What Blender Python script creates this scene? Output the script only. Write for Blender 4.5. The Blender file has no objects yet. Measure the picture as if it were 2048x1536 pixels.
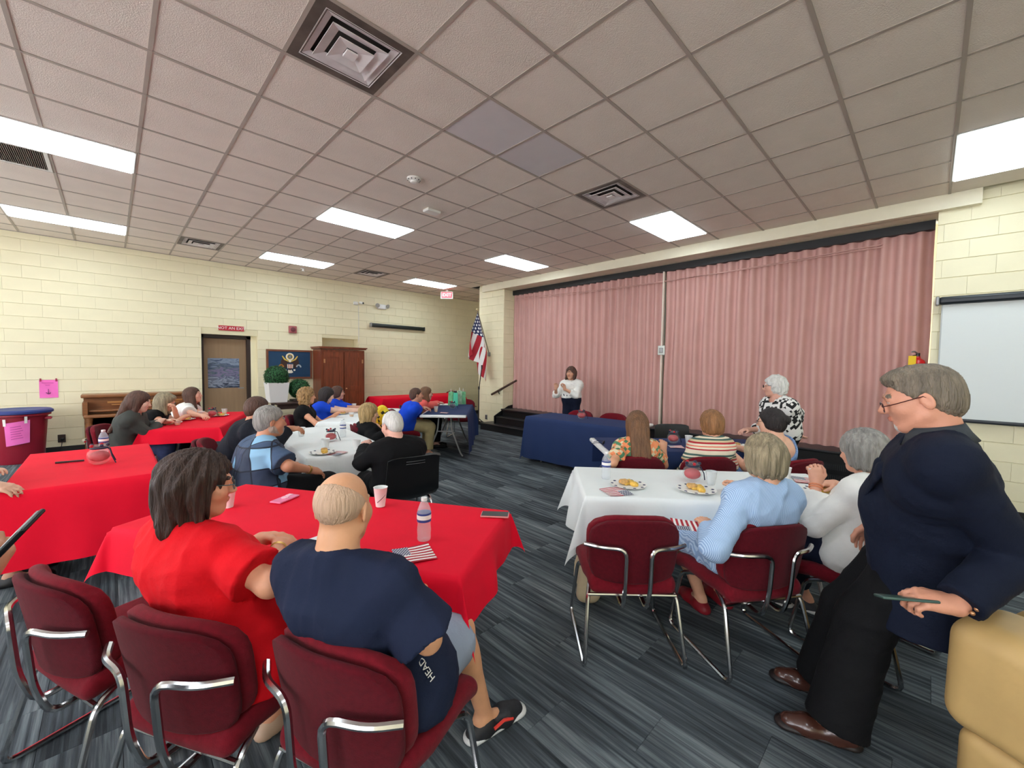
import bpy, math, random
import numpy as np
from mathutils import Matrix, Vector
random.seed(7); RS = np.random.RandomState(11)
scene = bpy.context.scene
COL = scene.collection
# ---------------------------------------------------------------- camera
CAMH = 1.58
FPX, YAW, PITCH, ROLL = 818.725, .79581, -.0471, .01459
_cy, _sy, _cp, _sp = math.cos(YAW), math.sin(YAW), math.cos(PITCH), math.sin(PITCH)
F = np.array([_cy*_cp, _sy*_cp, _sp]); R0 = np.array([_sy, -_cy, 0.]); U0 = np.cross(R0, F)
RR = math.cos(ROLL)*R0+math.sin(ROLL)*U0; UU = -math.sin(ROLL)*R0+math.cos(ROLL)*U0
cam = bpy.data.cameras.new('camera'); camo = bpy.data.objects.new('camera', cam); COL.objects.link(camo)
cam.sensor_width = 36; cam.sensor_fit = 'HORIZONTAL'; cam.lens = FPX/2048*36; cam.clip_start = .05; cam.clip_end = 100
m4 = Matrix.Identity(4)
for i in range(3):
    m4[i][0] = RR[i]; m4[i][1] = UU[i]; m4[i][2] = -F[i]
m4[2][3] = CAMH
camo.matrix_world = m4; scene.camera = camo
CAM = np.array([0, 0, CAMH])
def ray(x, y): return F+RR*(x-1024)/FPX-UU*(y-768)/FPX
def PZ(x, y, z): d = ray(x, y); return CAM+d*((z-CAMH)/d[2])      # photo pixel -> point at height z
def PY(x, y, Y): d = ray(x, y); return CAM+d*(Y/d[1])
def PX(x, y, X): d = ray(x, y); return CAM+d*(X/d[0])
def PD(x, y, dep): return CAM+ray(x, y)*dep                        # at distance along the view axis
# ---------------------------------------------------------------- world + exposure
w = bpy.data.worlds.new('world'); scene.world = w; w.use_nodes = True
w.node_tree.nodes['Background'].inputs[0].default_value = (.9, .92, 1, 1)
w.node_tree.nodes['Background'].inputs[1].default_value = 5.5
vs = scene.view_settings; vs.view_transform = 'Standard'; vs.look = 'None'; vs.gamma = 1; vs.use_curve_mapping = False
vs.exposure = 0.78
LAMP = 5.6            # brightness of each ceiling panel
# ---------------------------------------------------------------- materials
def s2l(c): return tuple((v/12.92 if v <= .04045 else ((v+.055)/1.055)**2.4) for v in c)
def rgb(r, g, b): return s2l((r/255, g/255, b/255))
MATS = {}
def newmat(name):
    m = bpy.data.materials.new(name); m.use_nodes = True; MATS[name] = m
    nt = m.node_tree; return m, nt, nt.nodes['Principled BSDF']
def N(nt, typ, **kw):
    n = nt.nodes.new(typ)
    for k, v in kw.items():
        if k in n.inputs: n.inputs[k].default_value = v
        else: setattr(n, k, v)
    return n
def mat(name, col, rough=.6, metal=0, var=0, scale=8, bump=0, bscale=60, trans=0, ior=1.45, sheen=0, coat=0, vscale=(1,1,1), bvec=(1,1,1), spec=None):
    if name in MATS: return MATS[name]
    m, nt, b = newmat(name); L = nt.links.new
    b.inputs['Base Color'].default_value = (*col, 1); b.inputs['Roughness'].default_value = rough; b.inputs['Metallic'].default_value = metal
    if trans: b.inputs['Transmission Weight'].default_value = trans; b.inputs['IOR'].default_value = ior
    if sheen: b.inputs['Sheen Weight'].default_value = sheen; b.inputs['Sheen Roughness'].default_value = .5
    if coat: b.inputs['Coat Weight'].default_value = coat
    if spec is not None: b.inputs['Specular IOR Level'].default_value = spec
    tc = None
    if var or bump: tc = N(nt, 'ShaderNodeTexCoord')
    if var:
        mp = N(nt, 'ShaderNodeMapping'); mp.inputs['Scale'].default_value = vscale; L(tc.outputs['Object'], mp.inputs[0])
        nz = N(nt, 'ShaderNodeTexNoise', Scale=scale, Detail=4.0); L(mp.outputs[0], nz.inputs['Vector'])
        cr = N(nt, 'ShaderNodeValToRGB'); e = cr.color_ramp.elements
        e[0].position = .3; e[1].position = .7
        e[0].color = (*[max(0, c*(1-var)) for c in col], 1); e[1].color = (*[min(1, c*(1+var)) for c in col], 1)
        L(nz.outputs['Fac'], cr.inputs[0]); L(cr.outputs[0], b.inputs['Base Color'])
    if bump:
        mp = N(nt, 'ShaderNodeMapping'); mp.inputs['Scale'].default_value = bvec; L(tc.outputs['Object'], mp.inputs[0])
        nz = N(nt, 'ShaderNodeTexNoise', Scale=bscale, Detail=3.0); L(mp.outputs[0], nz.inputs['Vector'])
        bp = N(nt, 'ShaderNodeBump', Strength=bump, Distance=.01); L(nz.outputs['Fac'], bp.inputs['Height']); L(bp.outputs[0], b.inputs['Normal'])
    return m
def emit(name, col, s):
    m, nt, b = newmat(name); b.inputs['Base Color'].default_value = (*col, 1)
    b.inputs['Emission Color'].default_value = (*col, 1); b.inputs['Emission Strength'].default_value = s; return m
def stripes(name, cols, period, axis='Z', rough=.8, offs=0.0, tilt=0.0):
    """fabric with a repeating list of (fraction, colour) bands along one object axis"""
    m, nt, b = newmat(name); L = nt.links.new; b.inputs['Roughness'].default_value = rough
    tc = N(nt, 'ShaderNodeTexCoord'); sx = N(nt, 'ShaderNodeSeparateXYZ'); L(tc.outputs['Object'], sx.inputs[0])
    ad = N(nt, 'ShaderNodeMath', operation='MULTIPLY_ADD'); L(sx.outputs['X' if axis != 'X' else 'Y'], ad.inputs[0]); ad.inputs[1].default_value = tilt
    L(sx.outputs[axis], ad.inputs[2])
    mu = N(nt, 'ShaderNodeMath', operation='MULTIPLY_ADD'); L(ad.outputs[0], mu.inputs[0]); mu.inputs[1].default_value = 1/period; mu.inputs[2].default_value = offs+50
    fr = N(nt, 'ShaderNodeMath', operation='FRACT'); L(mu.outputs[0], fr.inputs[0])
    cr = N(nt, 'ShaderNodeValToRGB'); cr.color_ramp.interpolation = 'CONSTANT'; e = cr.color_ramp.elements
    p = 0
    for i, (fra, c) in enumerate(cols):
        el = e[i] if i < 2 else e.new(p)
        el.position = p; el.color = (*c, 1); p += fra
    L(fr.outputs[0], cr.inputs[0]); L(cr.outputs[0], b.inputs['Base Color']); return m
# ---------------------------------------------------------------- mesh helpers
def nrm(v): v = np.asarray(v, float); return v/max(1e-9, np.linalg.norm(v))
class MB:
    def __init__(s): s.v = []; s.f = []; s.m = []; s.uv = None
    def add(s, v, f, mi=0):
        o = len(s.v); s.v += [tuple(map(float, p)) for p in v]; s.f += [tuple(o+i for i in q) for q in f]; s.m += [mi]*len(f); return s
    def box(s, c, d, rz=0, mi=0, M=None):
        x, y, z = [k/2 for k in d]; P = np.array([(i, j, k) for i in (-x, x) for j in (-y, y) for k in (-z, z)])
        if M is not None: P = P@np.array(M).T
        if rz: ca, sa = math.cos(rz), math.sin(rz); P = P@np.array([[ca, -sa, 0], [sa, ca, 0], [0, 0, 1]]).T
        return s.add(P+np.array(c), [(0,1,3,2),(4,6,7,5),(0,4,5,1),(2,3,7,6),(0,2,6,4),(1,5,7,3)], mi)
    def rbox(s, c, d, r, n=3, seg=1, fn=None, mi=0, M=None):
        """box with rounded edges; seg = divisions of the flats; fn bends the points"""
        a = [k/2 for k in d]; r = min(r, *[k*.999 for k in a])
        def ax(h):
            t = [-h+r*(k/n) for k in range(n)]; fl = [(-h+r)+(2*h-2*r)*k/seg for k in range(seg+1)]
            return t+fl+[-q for q in reversed(t)]
        V = {}; vs_ = []; fs = []
        A = [ax(k) for k in a]; L = [len(q)-1 for q in A]
        def vid(i, j, k):
            key = (i, j, k)
            if key not in V:
                p = np.array([A[0][i], A[1][j], A[2][k]]); q = np.clip(p, [-(x-r) for x in a], [x-r for x in a]); dd = p-q
                V[key] = len(vs_); vs_.append(q+r*dd/np.linalg.norm(dd))
            return V[key]
        for u, v_, w_ in ((0,1,2),(1,2,0),(2,0,1)):
            for side in (0, 1):
                for i in range(L[u]):
                    for j in range(L[v_]):
                        q = []
                        for (di, dj) in ((0,0),(1,0),(1,1),(0,1)):
                            t = [0,0,0]; t[u] = i+di; t[v_] = j+dj; t[w_] = side*L[w_]; q.append(vid(*t))
                        fs.append(tuple(q) if side else tuple(reversed(q)))
        P = np.array(vs_)
        if fn is not None: P = np.array([fn(p) for p in P])
        if M is not None: P = P@np.array(M).T
        return s.add(P+np.array(c), fs, mi)
    def tube(s, pts, r, n=8, mi=0, closed=False, cap=True):
        P = [np.array(p, float) for p in pts]; k = len(P); rad = r if hasattr(r, '__len__') else [r]*k
        T = [nrm(P[(i+1) % k if closed else min(i+1, k-1)]-P[(i-1) % k if closed else max(i-1, 0)]) for i in range(k)]
        a = np.array([0, 0, 1.]) if abs(T[0][2]) < .9 else np.array([1., 0, 0]); nn = nrm(np.cross(T[0], a)); vs_ = []
        for i in range(k):
            nn = nrm(nn-T[i]*np.dot(nn, T[i])); b = np.cross(T[i], nn)
            for j in range(n):
                t = 2*math.pi*j/n; vs_.append(P[i]+rad[i]*(math.cos(t)*nn+math.sin(t)*b))
        fs = []
        for i in range(k if closed else k-1):
            i2 = (i+1) % k
            for j in range(n): fs.append((i*n+j, i*n+(j+1) % n, i2*n+(j+1) % n, i2*n+j))
        if cap and not closed: fs += [tuple(reversed(range(n))), tuple(range((k-1)*n, k*n))]
        return s.add(vs_, fs, mi)
    def lathe(s, prof, c=(0,0,0), n=20, mi=0, axis=None):
        vs_ = []; fs = []; k = len(prof)
        for (r, z) in prof:
            for j in range(n): t = 2*math.pi*j/n; vs_.append((r*math.cos(t), r*math.sin(t), z))
        for i in range(k-1):
            for j in range(n): fs.append((i*n+j, i*n+(j+1) % n, (i+1)*n+(j+1) % n, (i+1)*n+j))
        if prof[0][0] > 1e-4: fs.append(tuple(reversed(range(n))))
        if prof[-1][0] > 1e-4: fs.append(tuple(range((k-1)*n, k*n)))
        P = np.array(vs_)
        if axis is not None:
            zz = nrm(axis); a = np.array([1., 0, 0]) if abs(zz[0]) < .9 else np.array([0, 1., 0]); xx = nrm(np.cross(a, zz)); yy = np.cross(zz, xx)
            P = P@np.array([xx, yy, zz])
        return s.add(P+np.array(c), fs, mi)
    def prism(s, poly, z0, z1, M=None, c=(0,0,0), mi=0):
        n = len(poly); P = np.array([(x, y, z0) for x, y in poly]+[(x, y, z1) for x, y in poly])
        if M is not None: P = P@np.array(M).T
        return s.add(P+np.array(c), [tuple(reversed(range(n))), tuple(range(n, 2*n))]+[(i, (i+1) % n, n+(i+1) % n, n+i) for i in range(n)], mi)
    def sph(s, c, r, n=12, mi=0):
        r = r if hasattr(r, '__len__') else (r, r, r)
        pr = [(max(1e-5, math.sin(math.pi*i/n)), -math.cos(math.pi*i/n)) for i in range(n+1)]
        t = MB().lathe(pr, n=max(8, n+4)); return s.add(np.array(t.v)*np.array(r)+np.array(c), t.f, mi)
    def grid(s, P, mi=0, uv=False):
        P = np.asarray(P); a, b = P.shape[:2]
        f = [(i*b+j, i*b+j+1, (i+1)*b+j+1, (i+1)*b+j) for i in range(a-1) for j in range(b-1)]
        s.add(P.reshape(-1, 3), f, mi)
        if uv: s.uv = [(i/(a-1), j/(b-1)) for i in range(a) for j in range(b)]
        return s
    def mesh(s, name, mats, smooth=True, sharp=40):
        me = bpy.data.meshes.new(name); me.from_pydata(s.v, [], s.f)
        for m in (mats if isinstance(mats, (list, tuple)) else [mats]): me.materials.append(m)
        me.polygons.foreach_set('material_index', s.m)
        if s.uv:
            ul = me.uv_layers.new(name='UVMap')
            for l in me.loops: ul.data[l.index].uv = s.uv[l.vertex_index] if l.vertex_index < len(s.uv) else (0, 0)
        if smooth:
            me.polygons.foreach_set('use_smooth', [True]*len(me.polygons)); me.update()
            if sharp: me.set_sharp_from_angle(angle=math.radians(sharp))
        me.update(); return me
    def build(s, name, mats, parent=None, loc=None, rz=0, smooth=True, sharp=40):
        return link(name, s.mesh(name, mats, smooth, sharp), parent, loc, rz)
def link(name, me, parent=None, loc=None, rz=0):
    o = bpy.data.objects.new(name, me); COL.objects.link(o)
    if parent is not None: o.parent = parent
    if loc is not None: o.location = tuple(loc)
    if rz: o.rotation_euler = (0, 0, rz)
    return o
def tag(o, label=None, cat=None, group=None, kind=None):
    if label: o['label'] = label
    if cat: o['category'] = cat
    if group: o['group'] = group
    if kind: o['kind'] = kind
    return o
def empty(name, label, cat, loc=(0,0,0), rz=0, group=None):
    o = bpy.data.objects.new(name, None); COL.objects.link(o); o.location = tuple(map(float, loc)); o.rotation_euler = (0, 0, rz); o.empty_display_size = .1
    return tag(o, label, cat, group)
def struct(o): o['kind'] = 'structure'; return o
def copy_tree(o, parent=None):
    c = o.copy(); COL.objects.link(c); c.parent = parent
    for ch in list(o.children): copy_tree(ch, c)
    return c
def fillet(P, r, n=4):
    P = [np.array(p, float) for p in P]; out = [P[0]]
    for i in range(1, len(P)-1):
        a, b = P[i-1]-P[i], P[i+1]-P[i]; t = min(r, .45*np.linalg.norm(a), .45*np.linalg.norm(b)); A = P[i]+nrm(a)*t; B = P[i]+nrm(b)*t
        for k in range(n+1): u = k/n; out.append((1-u)**2*A+2*u*(1-u)*P[i]+u*u*B)
    return out+[P[-1]]
def text_mesh(name, txt, size, m, parent, M4, extrude=.001, align='CENTER'):
    cu = bpy.data.curves.new('txt', 'FONT'); cu.body = txt; cu.size = size; cu.extrude = extrude; cu.align_x = align; cu.align_y = 'CENTER'; cu.resolution_u = 2
    to = bpy.data.objects.new('txt', cu); COL.objects.link(to)
    dg = bpy.context.evaluated_depsgraph_get(); me = bpy.data.meshes.new_from_object(to.evaluated_get(dg))
    bpy.data.objects.remove(to); me.materials.clear(); me.materials.append(m)
    o = link(name, me, parent); o.matrix_local = M4; return o
def M4(xa, ya, za, loc):
    m = Matrix.Identity(4)
    for i in range(3): m[i][0] = xa[i]; m[i][1] = ya[i]; m[i][2] = za[i]; m[i][3] = loc[i]
    return m
# ---------------------------------------------------------------- room shell
T = .61; CZ = CAMH+3.24646*T; GX, GY = 2.36652*T, 4.89863*T
WY = 10.15          # left wall plane
SX = 6.84           # stage wall plane
CX = 7.2            # folding partition plane
XMIN, XMAX, YMIN = -4.6, 9.3, -4.3
def tx(i): return GX+i*T
def ty(j): return GY+j*T
M_cream = mat('cream_block_paint', rgb(240, 231, 196), .5, var=.03, scale=2.5, bump=.12, bscale=90)
M_mortar = mat('cream_mortar_paint', rgb(230, 220, 182), .7)
M_black = mat('black_rubber', rgb(24, 24, 26), .5)
M_tile = mat('ceiling_tile', rgb(234, 222, 209), .95, var=.03, scale=3, bump=.35, bscale=140)
M_tile2 = mat('ceiling_panel_plain', rgb(212, 206, 206), .9, var=.02)
M_bar = mat('ceiling_grid_metal', rgb(176, 164, 152), .6, var=.06, scale=2)
M_whitemet = mat('white_enamel', rgb(232, 230, 224), .4)
M_pane = mat('window_glass', (.9, .95, .95), .02)
M_pane.node_tree.nodes['Principled BSDF'].inputs['Alpha'].default_value = .12
M_lamp = emit('light_diffuser_glow', (.83, .965, 1.04), LAMP)
# carpet
def carpet():
    m, nt, b = newmat('carpet_plank'); L = nt.links.new; b.inputs['Roughness'].default_value = .97; b.inputs['Specular IOR Level'].default_value = .15
    g = N(nt, 'ShaderNodeNewGeometry'); s = N(nt, 'ShaderNodeSeparateXYZ'); L(g.outputs['Position'], s.inputs[0])
    def mt(op, a, bb=None, c=None):
        n = N(nt, 'ShaderNodeMath', operation=op)
        for i, v in enumerate((a, bb, c)):
            if v is None: continue
            if isinstance(v, (int, float)): n.inputs[i].default_value = v
            else: L(v, n.inputs[i])
        return n.outputs[0]
    row = mt('FLOOR', mt('DIVIDE', s.outputs['X'], .25)); off = mt('FRACT', mt('MULTIPLY', row, .37)); colu = mt('FLOOR', mt('ADD', s.outputs['Y'], off))
    cv = N(nt, 'ShaderNodeCombineXYZ'); L(row, cv.inputs[0]); L(colu, cv.inputs[1])
    wn = N(nt, 'ShaderNodeTexWhiteNoise', noise_dimensions='3D'); L(cv.outputs[0], wn.inputs['Vector'])
    v = N(nt, 'ShaderNodeCombineXYZ'); L(mt('MULTIPLY', s.outputs['X'], 46), v.inputs[0]); L(mt('MULTIPLY', s.outputs['Y'], 1.5), v.inputs[1]); L(mt('MULTIPLY', wn.outputs['Value'], 40), v.inputs[2])
    nz = N(nt, 'ShaderNodeTexNoise', Scale=1.0, Detail=5.0, Roughness=.62); L(v.outputs[0], nz.inputs['Vector'])
    v2 = N(nt, 'ShaderNodeCombineXYZ'); L(mt('MULTIPLY', s.outputs['X'], 5), v2.inputs[0]); L(mt('MULTIPLY', s.outputs['Y'], 1.0), v2.inputs[1]); L(mt('MULTIPLY', wn.outputs['Value'], 60), v2.inputs[2])
    n2 = N(nt, 'ShaderNodeTexNoise', Scale=1.0, Detail=2.0); L(v2.outputs[0], n2.inputs['Vector'])
    f = mt('ADD', mt('MULTIPLY', nz.outputs['Fac'], .72), mt('MULTIPLY', n2.outputs['Fac'], .42)); f = mt('ADD', f, mt('MULTIPLY', wn.outputs['Value'], .07))
    cr = N(nt, 'ShaderNodeValToRGB'); e = cr.color_ramp.elements
    e[0].position = .44; e[0].color = (*rgb(48, 53, 57), 1); e[1].position = .82; e[1].color = (*rgb(148, 154, 155), 1)
    k = e.new(.58); k.color = (*rgb(77, 84, 89), 1); k = e.new(.68); k.color = (*rgb(106, 115, 119), 1)
    L(f, cr.inputs[0]); L(cr.outputs[0], b.inputs['Base Color'])
    n3 = N(nt, 'ShaderNodeTexNoise', Scale=420.0); L(g.outputs['Position'], n3.inputs['Vector'])
    bp = N(nt, 'ShaderNodeBump', Strength=.5, Distance=.004); L(n3.outputs['Fac'], bp.inputs['Height']); L(bp.outputs[0], b.inputs['Normal'])
    return m
M_carpet = carpet(); M_under = mat('carpet_backing', rgb(40, 44, 48), .95)
def inview(p, mg=30):
    d = np.array(p)-CAM; z = d@F
    if z < .2: return None
    x, y = 1024+FPX*(d@RR)/z, 768-FPX*(d@UU)/z
    return z if -mg < x < 2048+mg and -mg < y < 1536+mg else None
def plate(sx, sy, sz, bev, bx=None):
    """thin slab with a chamfered upper edge, local z 0..sz"""
    x, y = sx/2, sy/2; b = bev; c = bev if bx is None else bx
    v = [(-x,-y,0),(x,-y,0),(x,y,0),(-x,y,0),(-x,-y,sz-b),(x,-y,sz-b),(x,y,sz-b),(-x,y,sz-b),(-x+c,-y+b,sz),(x-c,-y+b,sz),(x-c,y-b,sz),(-x+c,y-b,sz)]
    f = [(0,1,5,4),(1,2,6,5),(2,3,7,6),(3,0,4,7),(4,5,9,8),(5,6,10,9),(6,7,11,10),(7,4,8,11),(8,9,10,11)]
    return v, f
def pieces(name, parent, items, M, material, limit=300, stuffname=None):
    """items: (centre, sx, sy) of slabs lying on a plane; M maps slab axes to world. nearest ones are single objects, the rest one joined part"""
    vis = []; rest = []
    for it in items:
        z = inview(it[0]); (vis if z is not None else rest).append((z if z is not None else 99, it))
    vis.sort(key=lambda t: t[0]/math.sqrt(t[1][1]*t[1][2])); rest = vis[limit:]+rest; vis = vis[:limit]
    cache = {}; q = Matrix([[M[i][j] for j in range(3)] for i in range(3)]).to_euler()
    for _, (c, sx, sy) in vis:
        key = (round(sx, 3), round(sy, 3))
        if key not in cache:
            me = bpy.data.meshes.new(name); v, f = plate(sx, sy, *SL); me.from_pydata(v, [], f); me.materials.append(material); cache[key] = me
        o = link(name, cache[key], parent, c); o.rotation_euler = q
    if rest:
        mb = MB()
        for _, (c, sx, sy) in rest:
            v, f = plate(sx, sy, *SL); mb.add(np.array(v)@np.array(M).T+np.array(c), f)
        o = mb.build(stuffname or name+'_field', material, parent, smooth=False); o['kind'] = 'stuff'
SL = [.01, .002, .002]
# floor
fl = MB(); fl.box(((XMIN+XMAX)/2, (YMIN+WY)/2, -.06), (XMAX-XMIN, WY-YMIN, .10))
floor = struct(fl.build('floor', M_under, smooth=False)); floor['label'] = 'blue-grey streaked carpet plank floor of the hall'
items = []
for r in range(math.floor(XMIN/.25), math.ceil(XMAX/.25)):
    off = (r*.37) % 1.0; k0 = math.floor(YMIN+off)
    for k in range(k0, math.ceil(WY+off)+1):
        y0, y1 = max(YMIN, k-off), min(WY, k+1-off)
        if y1-y0 < .05: continue
        items.append((((r+.5)*.25, (y0+y1)/2, -.01), .249, (y1-y0)-.001))
SL[:] = [.01, .0015, .0015]
pieces('plank', floor, items, np.eye(3), M_carpet)
# ceiling
ce = MB(); ce.box(((XMIN+XMAX)/2, (YMIN+WY)/2, CZ+.09), (XMAX-XMIN, WY-YMIN, .1))
ceiling = struct(ce.build('ceiling', mat('plenum_dark', rgb(60, 56, 52), .9), smooth=False)); ceiling['label'] = 'suspended ceiling of square tiles in a metal grid'
lights = [(a, b) for a in (-9, -4, 1, 6) for b in (-11, -6, -1, 4, 9) if tx(a) > XMIN and (a, b) != (1, -1) and ty(b) > YMIN]
special = set()
for a, b in lights: special |= {(a, b), (a+1, b)}
special |= {(1, -1), (2, -1)}
vents = [(-1, -1), (4, -1), (-1, 9), (4, 9)]; special |= set(vents); special.add((-4, 5))
items = []
i0, i1 = math.floor((XMIN-GX)/T), math.ceil((XMAX-GX)/T); j0, j1 = math.floor((YMIN-GY)/T), math.ceil((WY-GY)/T)
for i in range(i0, i1):
    for j in range(j0, j1):
        if (i, j) in special: continue
        x0, x1 = max(tx(i), XMIN), min(tx(i+1), XMAX); y0, y1 = max(ty(j), YMIN), min(ty(j+1), WY)
        if y0 < 8.1 and y1 > -.3 and x1 > 6.75:
            if x0 > 6.7: continue
            x1 = 6.75
        if x1-x0 < .04 or y1-y0 < .04: continue
        items.append((((x0+x1)/2, (y0+y1)/2, CZ+.014), x1-x0-.006, y1-y0-.006))
SL[:] = [.012, .003, .003]
FLIP = np.array([[1, 0, 0], [0, -1, 0], [0, 0, -1.]])
pieces('tile', ceiling, items, FLIP, M_tile)
tp = MB(); v, f = plate(2*T-.006, T-.006, .012, .003); tp.add(np.array(v)@FLIP.T+np.array((tx(2), ty(-.5), CZ+.014)), f)
o = tp.build('plain_panel', M_tile2, ceiling, smooth=False); o['label'] = 'smooth double-width blank panel in place of a lamp'
for i in range(i0+1, i1):
    b = MB()
    x = tx(i)
    if x > 6.75:
        b.box((x, (8.2+WY)/2, CZ), (.024, WY-8.2, .004))
    else: b.box((x, (YMIN+WY)/2, CZ), (.024, WY-YMIN, .004))
    b.build('grid_bar', M_bar, ceiling, smooth=False)
for j in range(j0+1, j1):
    b = MB(); xe = XMAX if ty(j) > 8.1 else 6.75
    segs = [(XMIN, xe)]
    for (x0, x1) in segs: b.box(((x0+x1)/2, ty(j), CZ-.001), (x1-x0, .024, .004))
    b.build('grid_bar', M_bar, ceiling, smooth=False)
for (x0, y0, x1, y1) in ((XMIN, WY-.012, XMAX, WY-.012),):
    MB().box(((x0+x1)/2, y0, CZ-.003), (x1-x0, .024, .006)).build('grid_bar', M_bar, ceiling, smooth=False)
# walls with painted blocks
def blocks(parent, origin, ua, width, height, nrmv, holes=(), limit=300, u0=0.0):
    ua = np.array(ua, float); za = np.array([0, 0, 1.]); na = np.array(nrmv, float); ch = .2032; bl = .406; it = []
    flip = np.dot(np.cross(ua, za), na) < 0
    for r in range(int(math.ceil(height/ch))):
        z0, z1 = r*ch, min(height, (r+1)*ch); st = -(bl/2 if r % 2 else 0)-u0; k = 0
        while st+k*bl < width:
            a, c = max(0, st+k*bl), min(width, st+(k+1)*bl); k += 1
            spans = [(a, c)]
            for (ha, hb, hz0, hz1) in holes:
                if z1 > hz0+.02 and z0 < hz1-.02:
                    ns = []
                    for (p, q) in spans:
                        if q <= ha or p >= hb: ns.append((p, q)); continue
                        if p < ha: ns.append((p, ha))
                        if q > hb: ns.append((hb, q))
                    spans = ns
            for (p, q) in spans:
                if q-p < .03: continue
                it.append((np.array(origin)+ua*((p+q)/2)+za*((z0+z1)/2), q-p-.0012, z1-z0-.005))
    M = np.array([ua if not flip else -ua, za, na]).T
    SL[:] = [.011, .003, .0006]
    pieces('block', parent, it, M, M_cream, limit)
def wallbox(name, boxes, m, label):
    b = MB()
    for c0, c1 in boxes: b.box([(p+q)/2 for p, q in zip(c0, c1)], [abs(q-p) for p, q in zip(c0, c1)])
    o = struct(b.build(name, m, smooth=False)); o['label'] = label; return o
DX0, DX1, DZ = 1.29, 2.26, 2.11      # door recess
NX0, NX1, NZ0, NZ1 = 3.60, 4.47, 0.0, 2.16     # recess behind the cabinet
y = WY+.009
wl = wallbox('wall_left', [((XMIN, y, 0), (DX0, y+.4, CZ+.05)), ((DX1, y, 0), (NX0, y+.4, CZ+.05)), ((NX1, y, 0), (XMAX, y+.4, CZ+.05)), ((DX0, y, DZ), (DX1, y+.4, CZ+.05)), ((NX0, y, NZ1), (NX1, y+.4, CZ+.05)),
    ((NX0, y+.25, 0), (NX1, y+.4, NZ1)), ((DX0, y+.30, 0), (DX1, y+.4, DZ))], M_mortar, 'cream painted block wall with a door recess')
blocks(wl, (-2.2, y, 0), (1, 0, 0), XMAX+2.2, CZ, (0, -1, 0), [(DX0+2.2, DX1+2.2, 0, DZ), (NX0+2.2, NX1+2.2, 0, NZ1)])
wb = [((XMIN-.2, YMIN, 0), (XMIN, WY, .85)), ((XMIN-.2, YMIN, 3.05), (XMIN, WY, CZ+.05))]
for k in range(7): wb.append(((XMIN-.2, YMIN+k*2.345, .85), (XMIN, YMIN+k*2.345+.38, 3.05)))
wallbox('wall_rear', wb, M_cream, 'cream wall with a row of added daylight windows behind the audience')
for k in range(6):  # unseen windows, added so that daylight brightens the ceiling
    y0, y1 = YMIN+k*2.345+.38, YMIN+(k+1)*2.345; b = MB()
    for yy in (y0+.03, (y0+y1)/2, y1-.03): b.box((XMIN-.1, yy, 1.95), (.06, .06, 2.2))
    for zz in (.88, 3.02): b.box((XMIN-.1, (y0+y1)/2, zz), (.06, y1-y0, .06))
    o = struct(b.build('window_%d' % (k+1), M_whitemet, smooth=False)); o['label'] = 'white framed window added for daylight in the unseen wall behind the audience'
    for s_ in (0, 1): MB().box((XMIN-.1, y0+(y1-y0)*(.25+.5*s_), 1.95), (.006, (y1-y0)/2-.09, 2.08)).build('pane', M_pane, o, smooth=False)
wallbox('wall_right', [((XMIN, YMIN-.2, 0), (XMAX, YMIN, CZ+.05))], M_cream, 'plain cream wall at the far right of the hall')
wallbox('wall_end', [((XMAX, 8.2, 0), (XMAX+.2, WY+.4, CZ+.05))], M_cream, 'cream wall at the end of the side passage')
# pier left of the stage, wall right of the stage
pier = wallbox('wall_pier', [((SX+.009, 7.31, 0), (XMAX, 8.23, CZ+.05))], M_mortar, 'cream block pier beside the stage steps')
blocks(pier, (SX+.009, 7.31, 0), (0, 1, 0), .92, CZ, (-1, 0, 0))
blocks(pier, (SX, 7.31, .5), (1, 0, 0), .5, 2.9, (0, -1, 0))
wr = wallbox('wall_stage', [((SX+.009, YMIN, 0), (SX+.4, .015, CZ+.05))], M_mortar, 'cream block wall to the right of the stage')
blocks(wr, (SX+.009, YMIN, 0), (0, 1, 0), .015-YMIN, CZ, (-1, 0, 0))
# header above the stage opening
wallbox('trim_1', [((6.75, -.31, 3.40), (SX+.02, 8.02, CZ+.02)), ((SX, .0, 3.40), (CX+.25, 7.32, CZ+.02)), ((CX+.2, 0, .3), (CX+.3, 7.32, CZ))], mat('cream_trim_paint', rgb(238, 230, 204), .5, var=.02), 'cream boxed header over the stage opening')
# baseboards
def base(name, a, b_, n):
    mb = MB(); a = np.array(a); b_ = np.array(b_); n = np.array(n); c = (a+b_)/2+n*.006; d = np.abs(b_-a)+np.abs(n)*.016
    mb.box((c[0], c[1], .05), (d[0], d[1], .10)); o = struct(mb.build(name, M_black, smooth=False)); o['label'] = 'black rubber baseboard'
base('baseboard_left', (XMIN, WY-.004, 0), (DX0, WY-.004, 0), (0, -1, 0)); base('baseboard_left_far', (DX1, WY-.004, 0), (XMAX, WY-.004, 0), (0, -1, 0))
base('baseboard_pier', (SX-.004, 7.36, 0), (SX-.004, 8.23, 0), (-1, 0, 0)); base('baseboard_stage', (SX-.004, YMIN, 0), (SX-.004, 0, 0), (-1, 0, 0))
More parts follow.
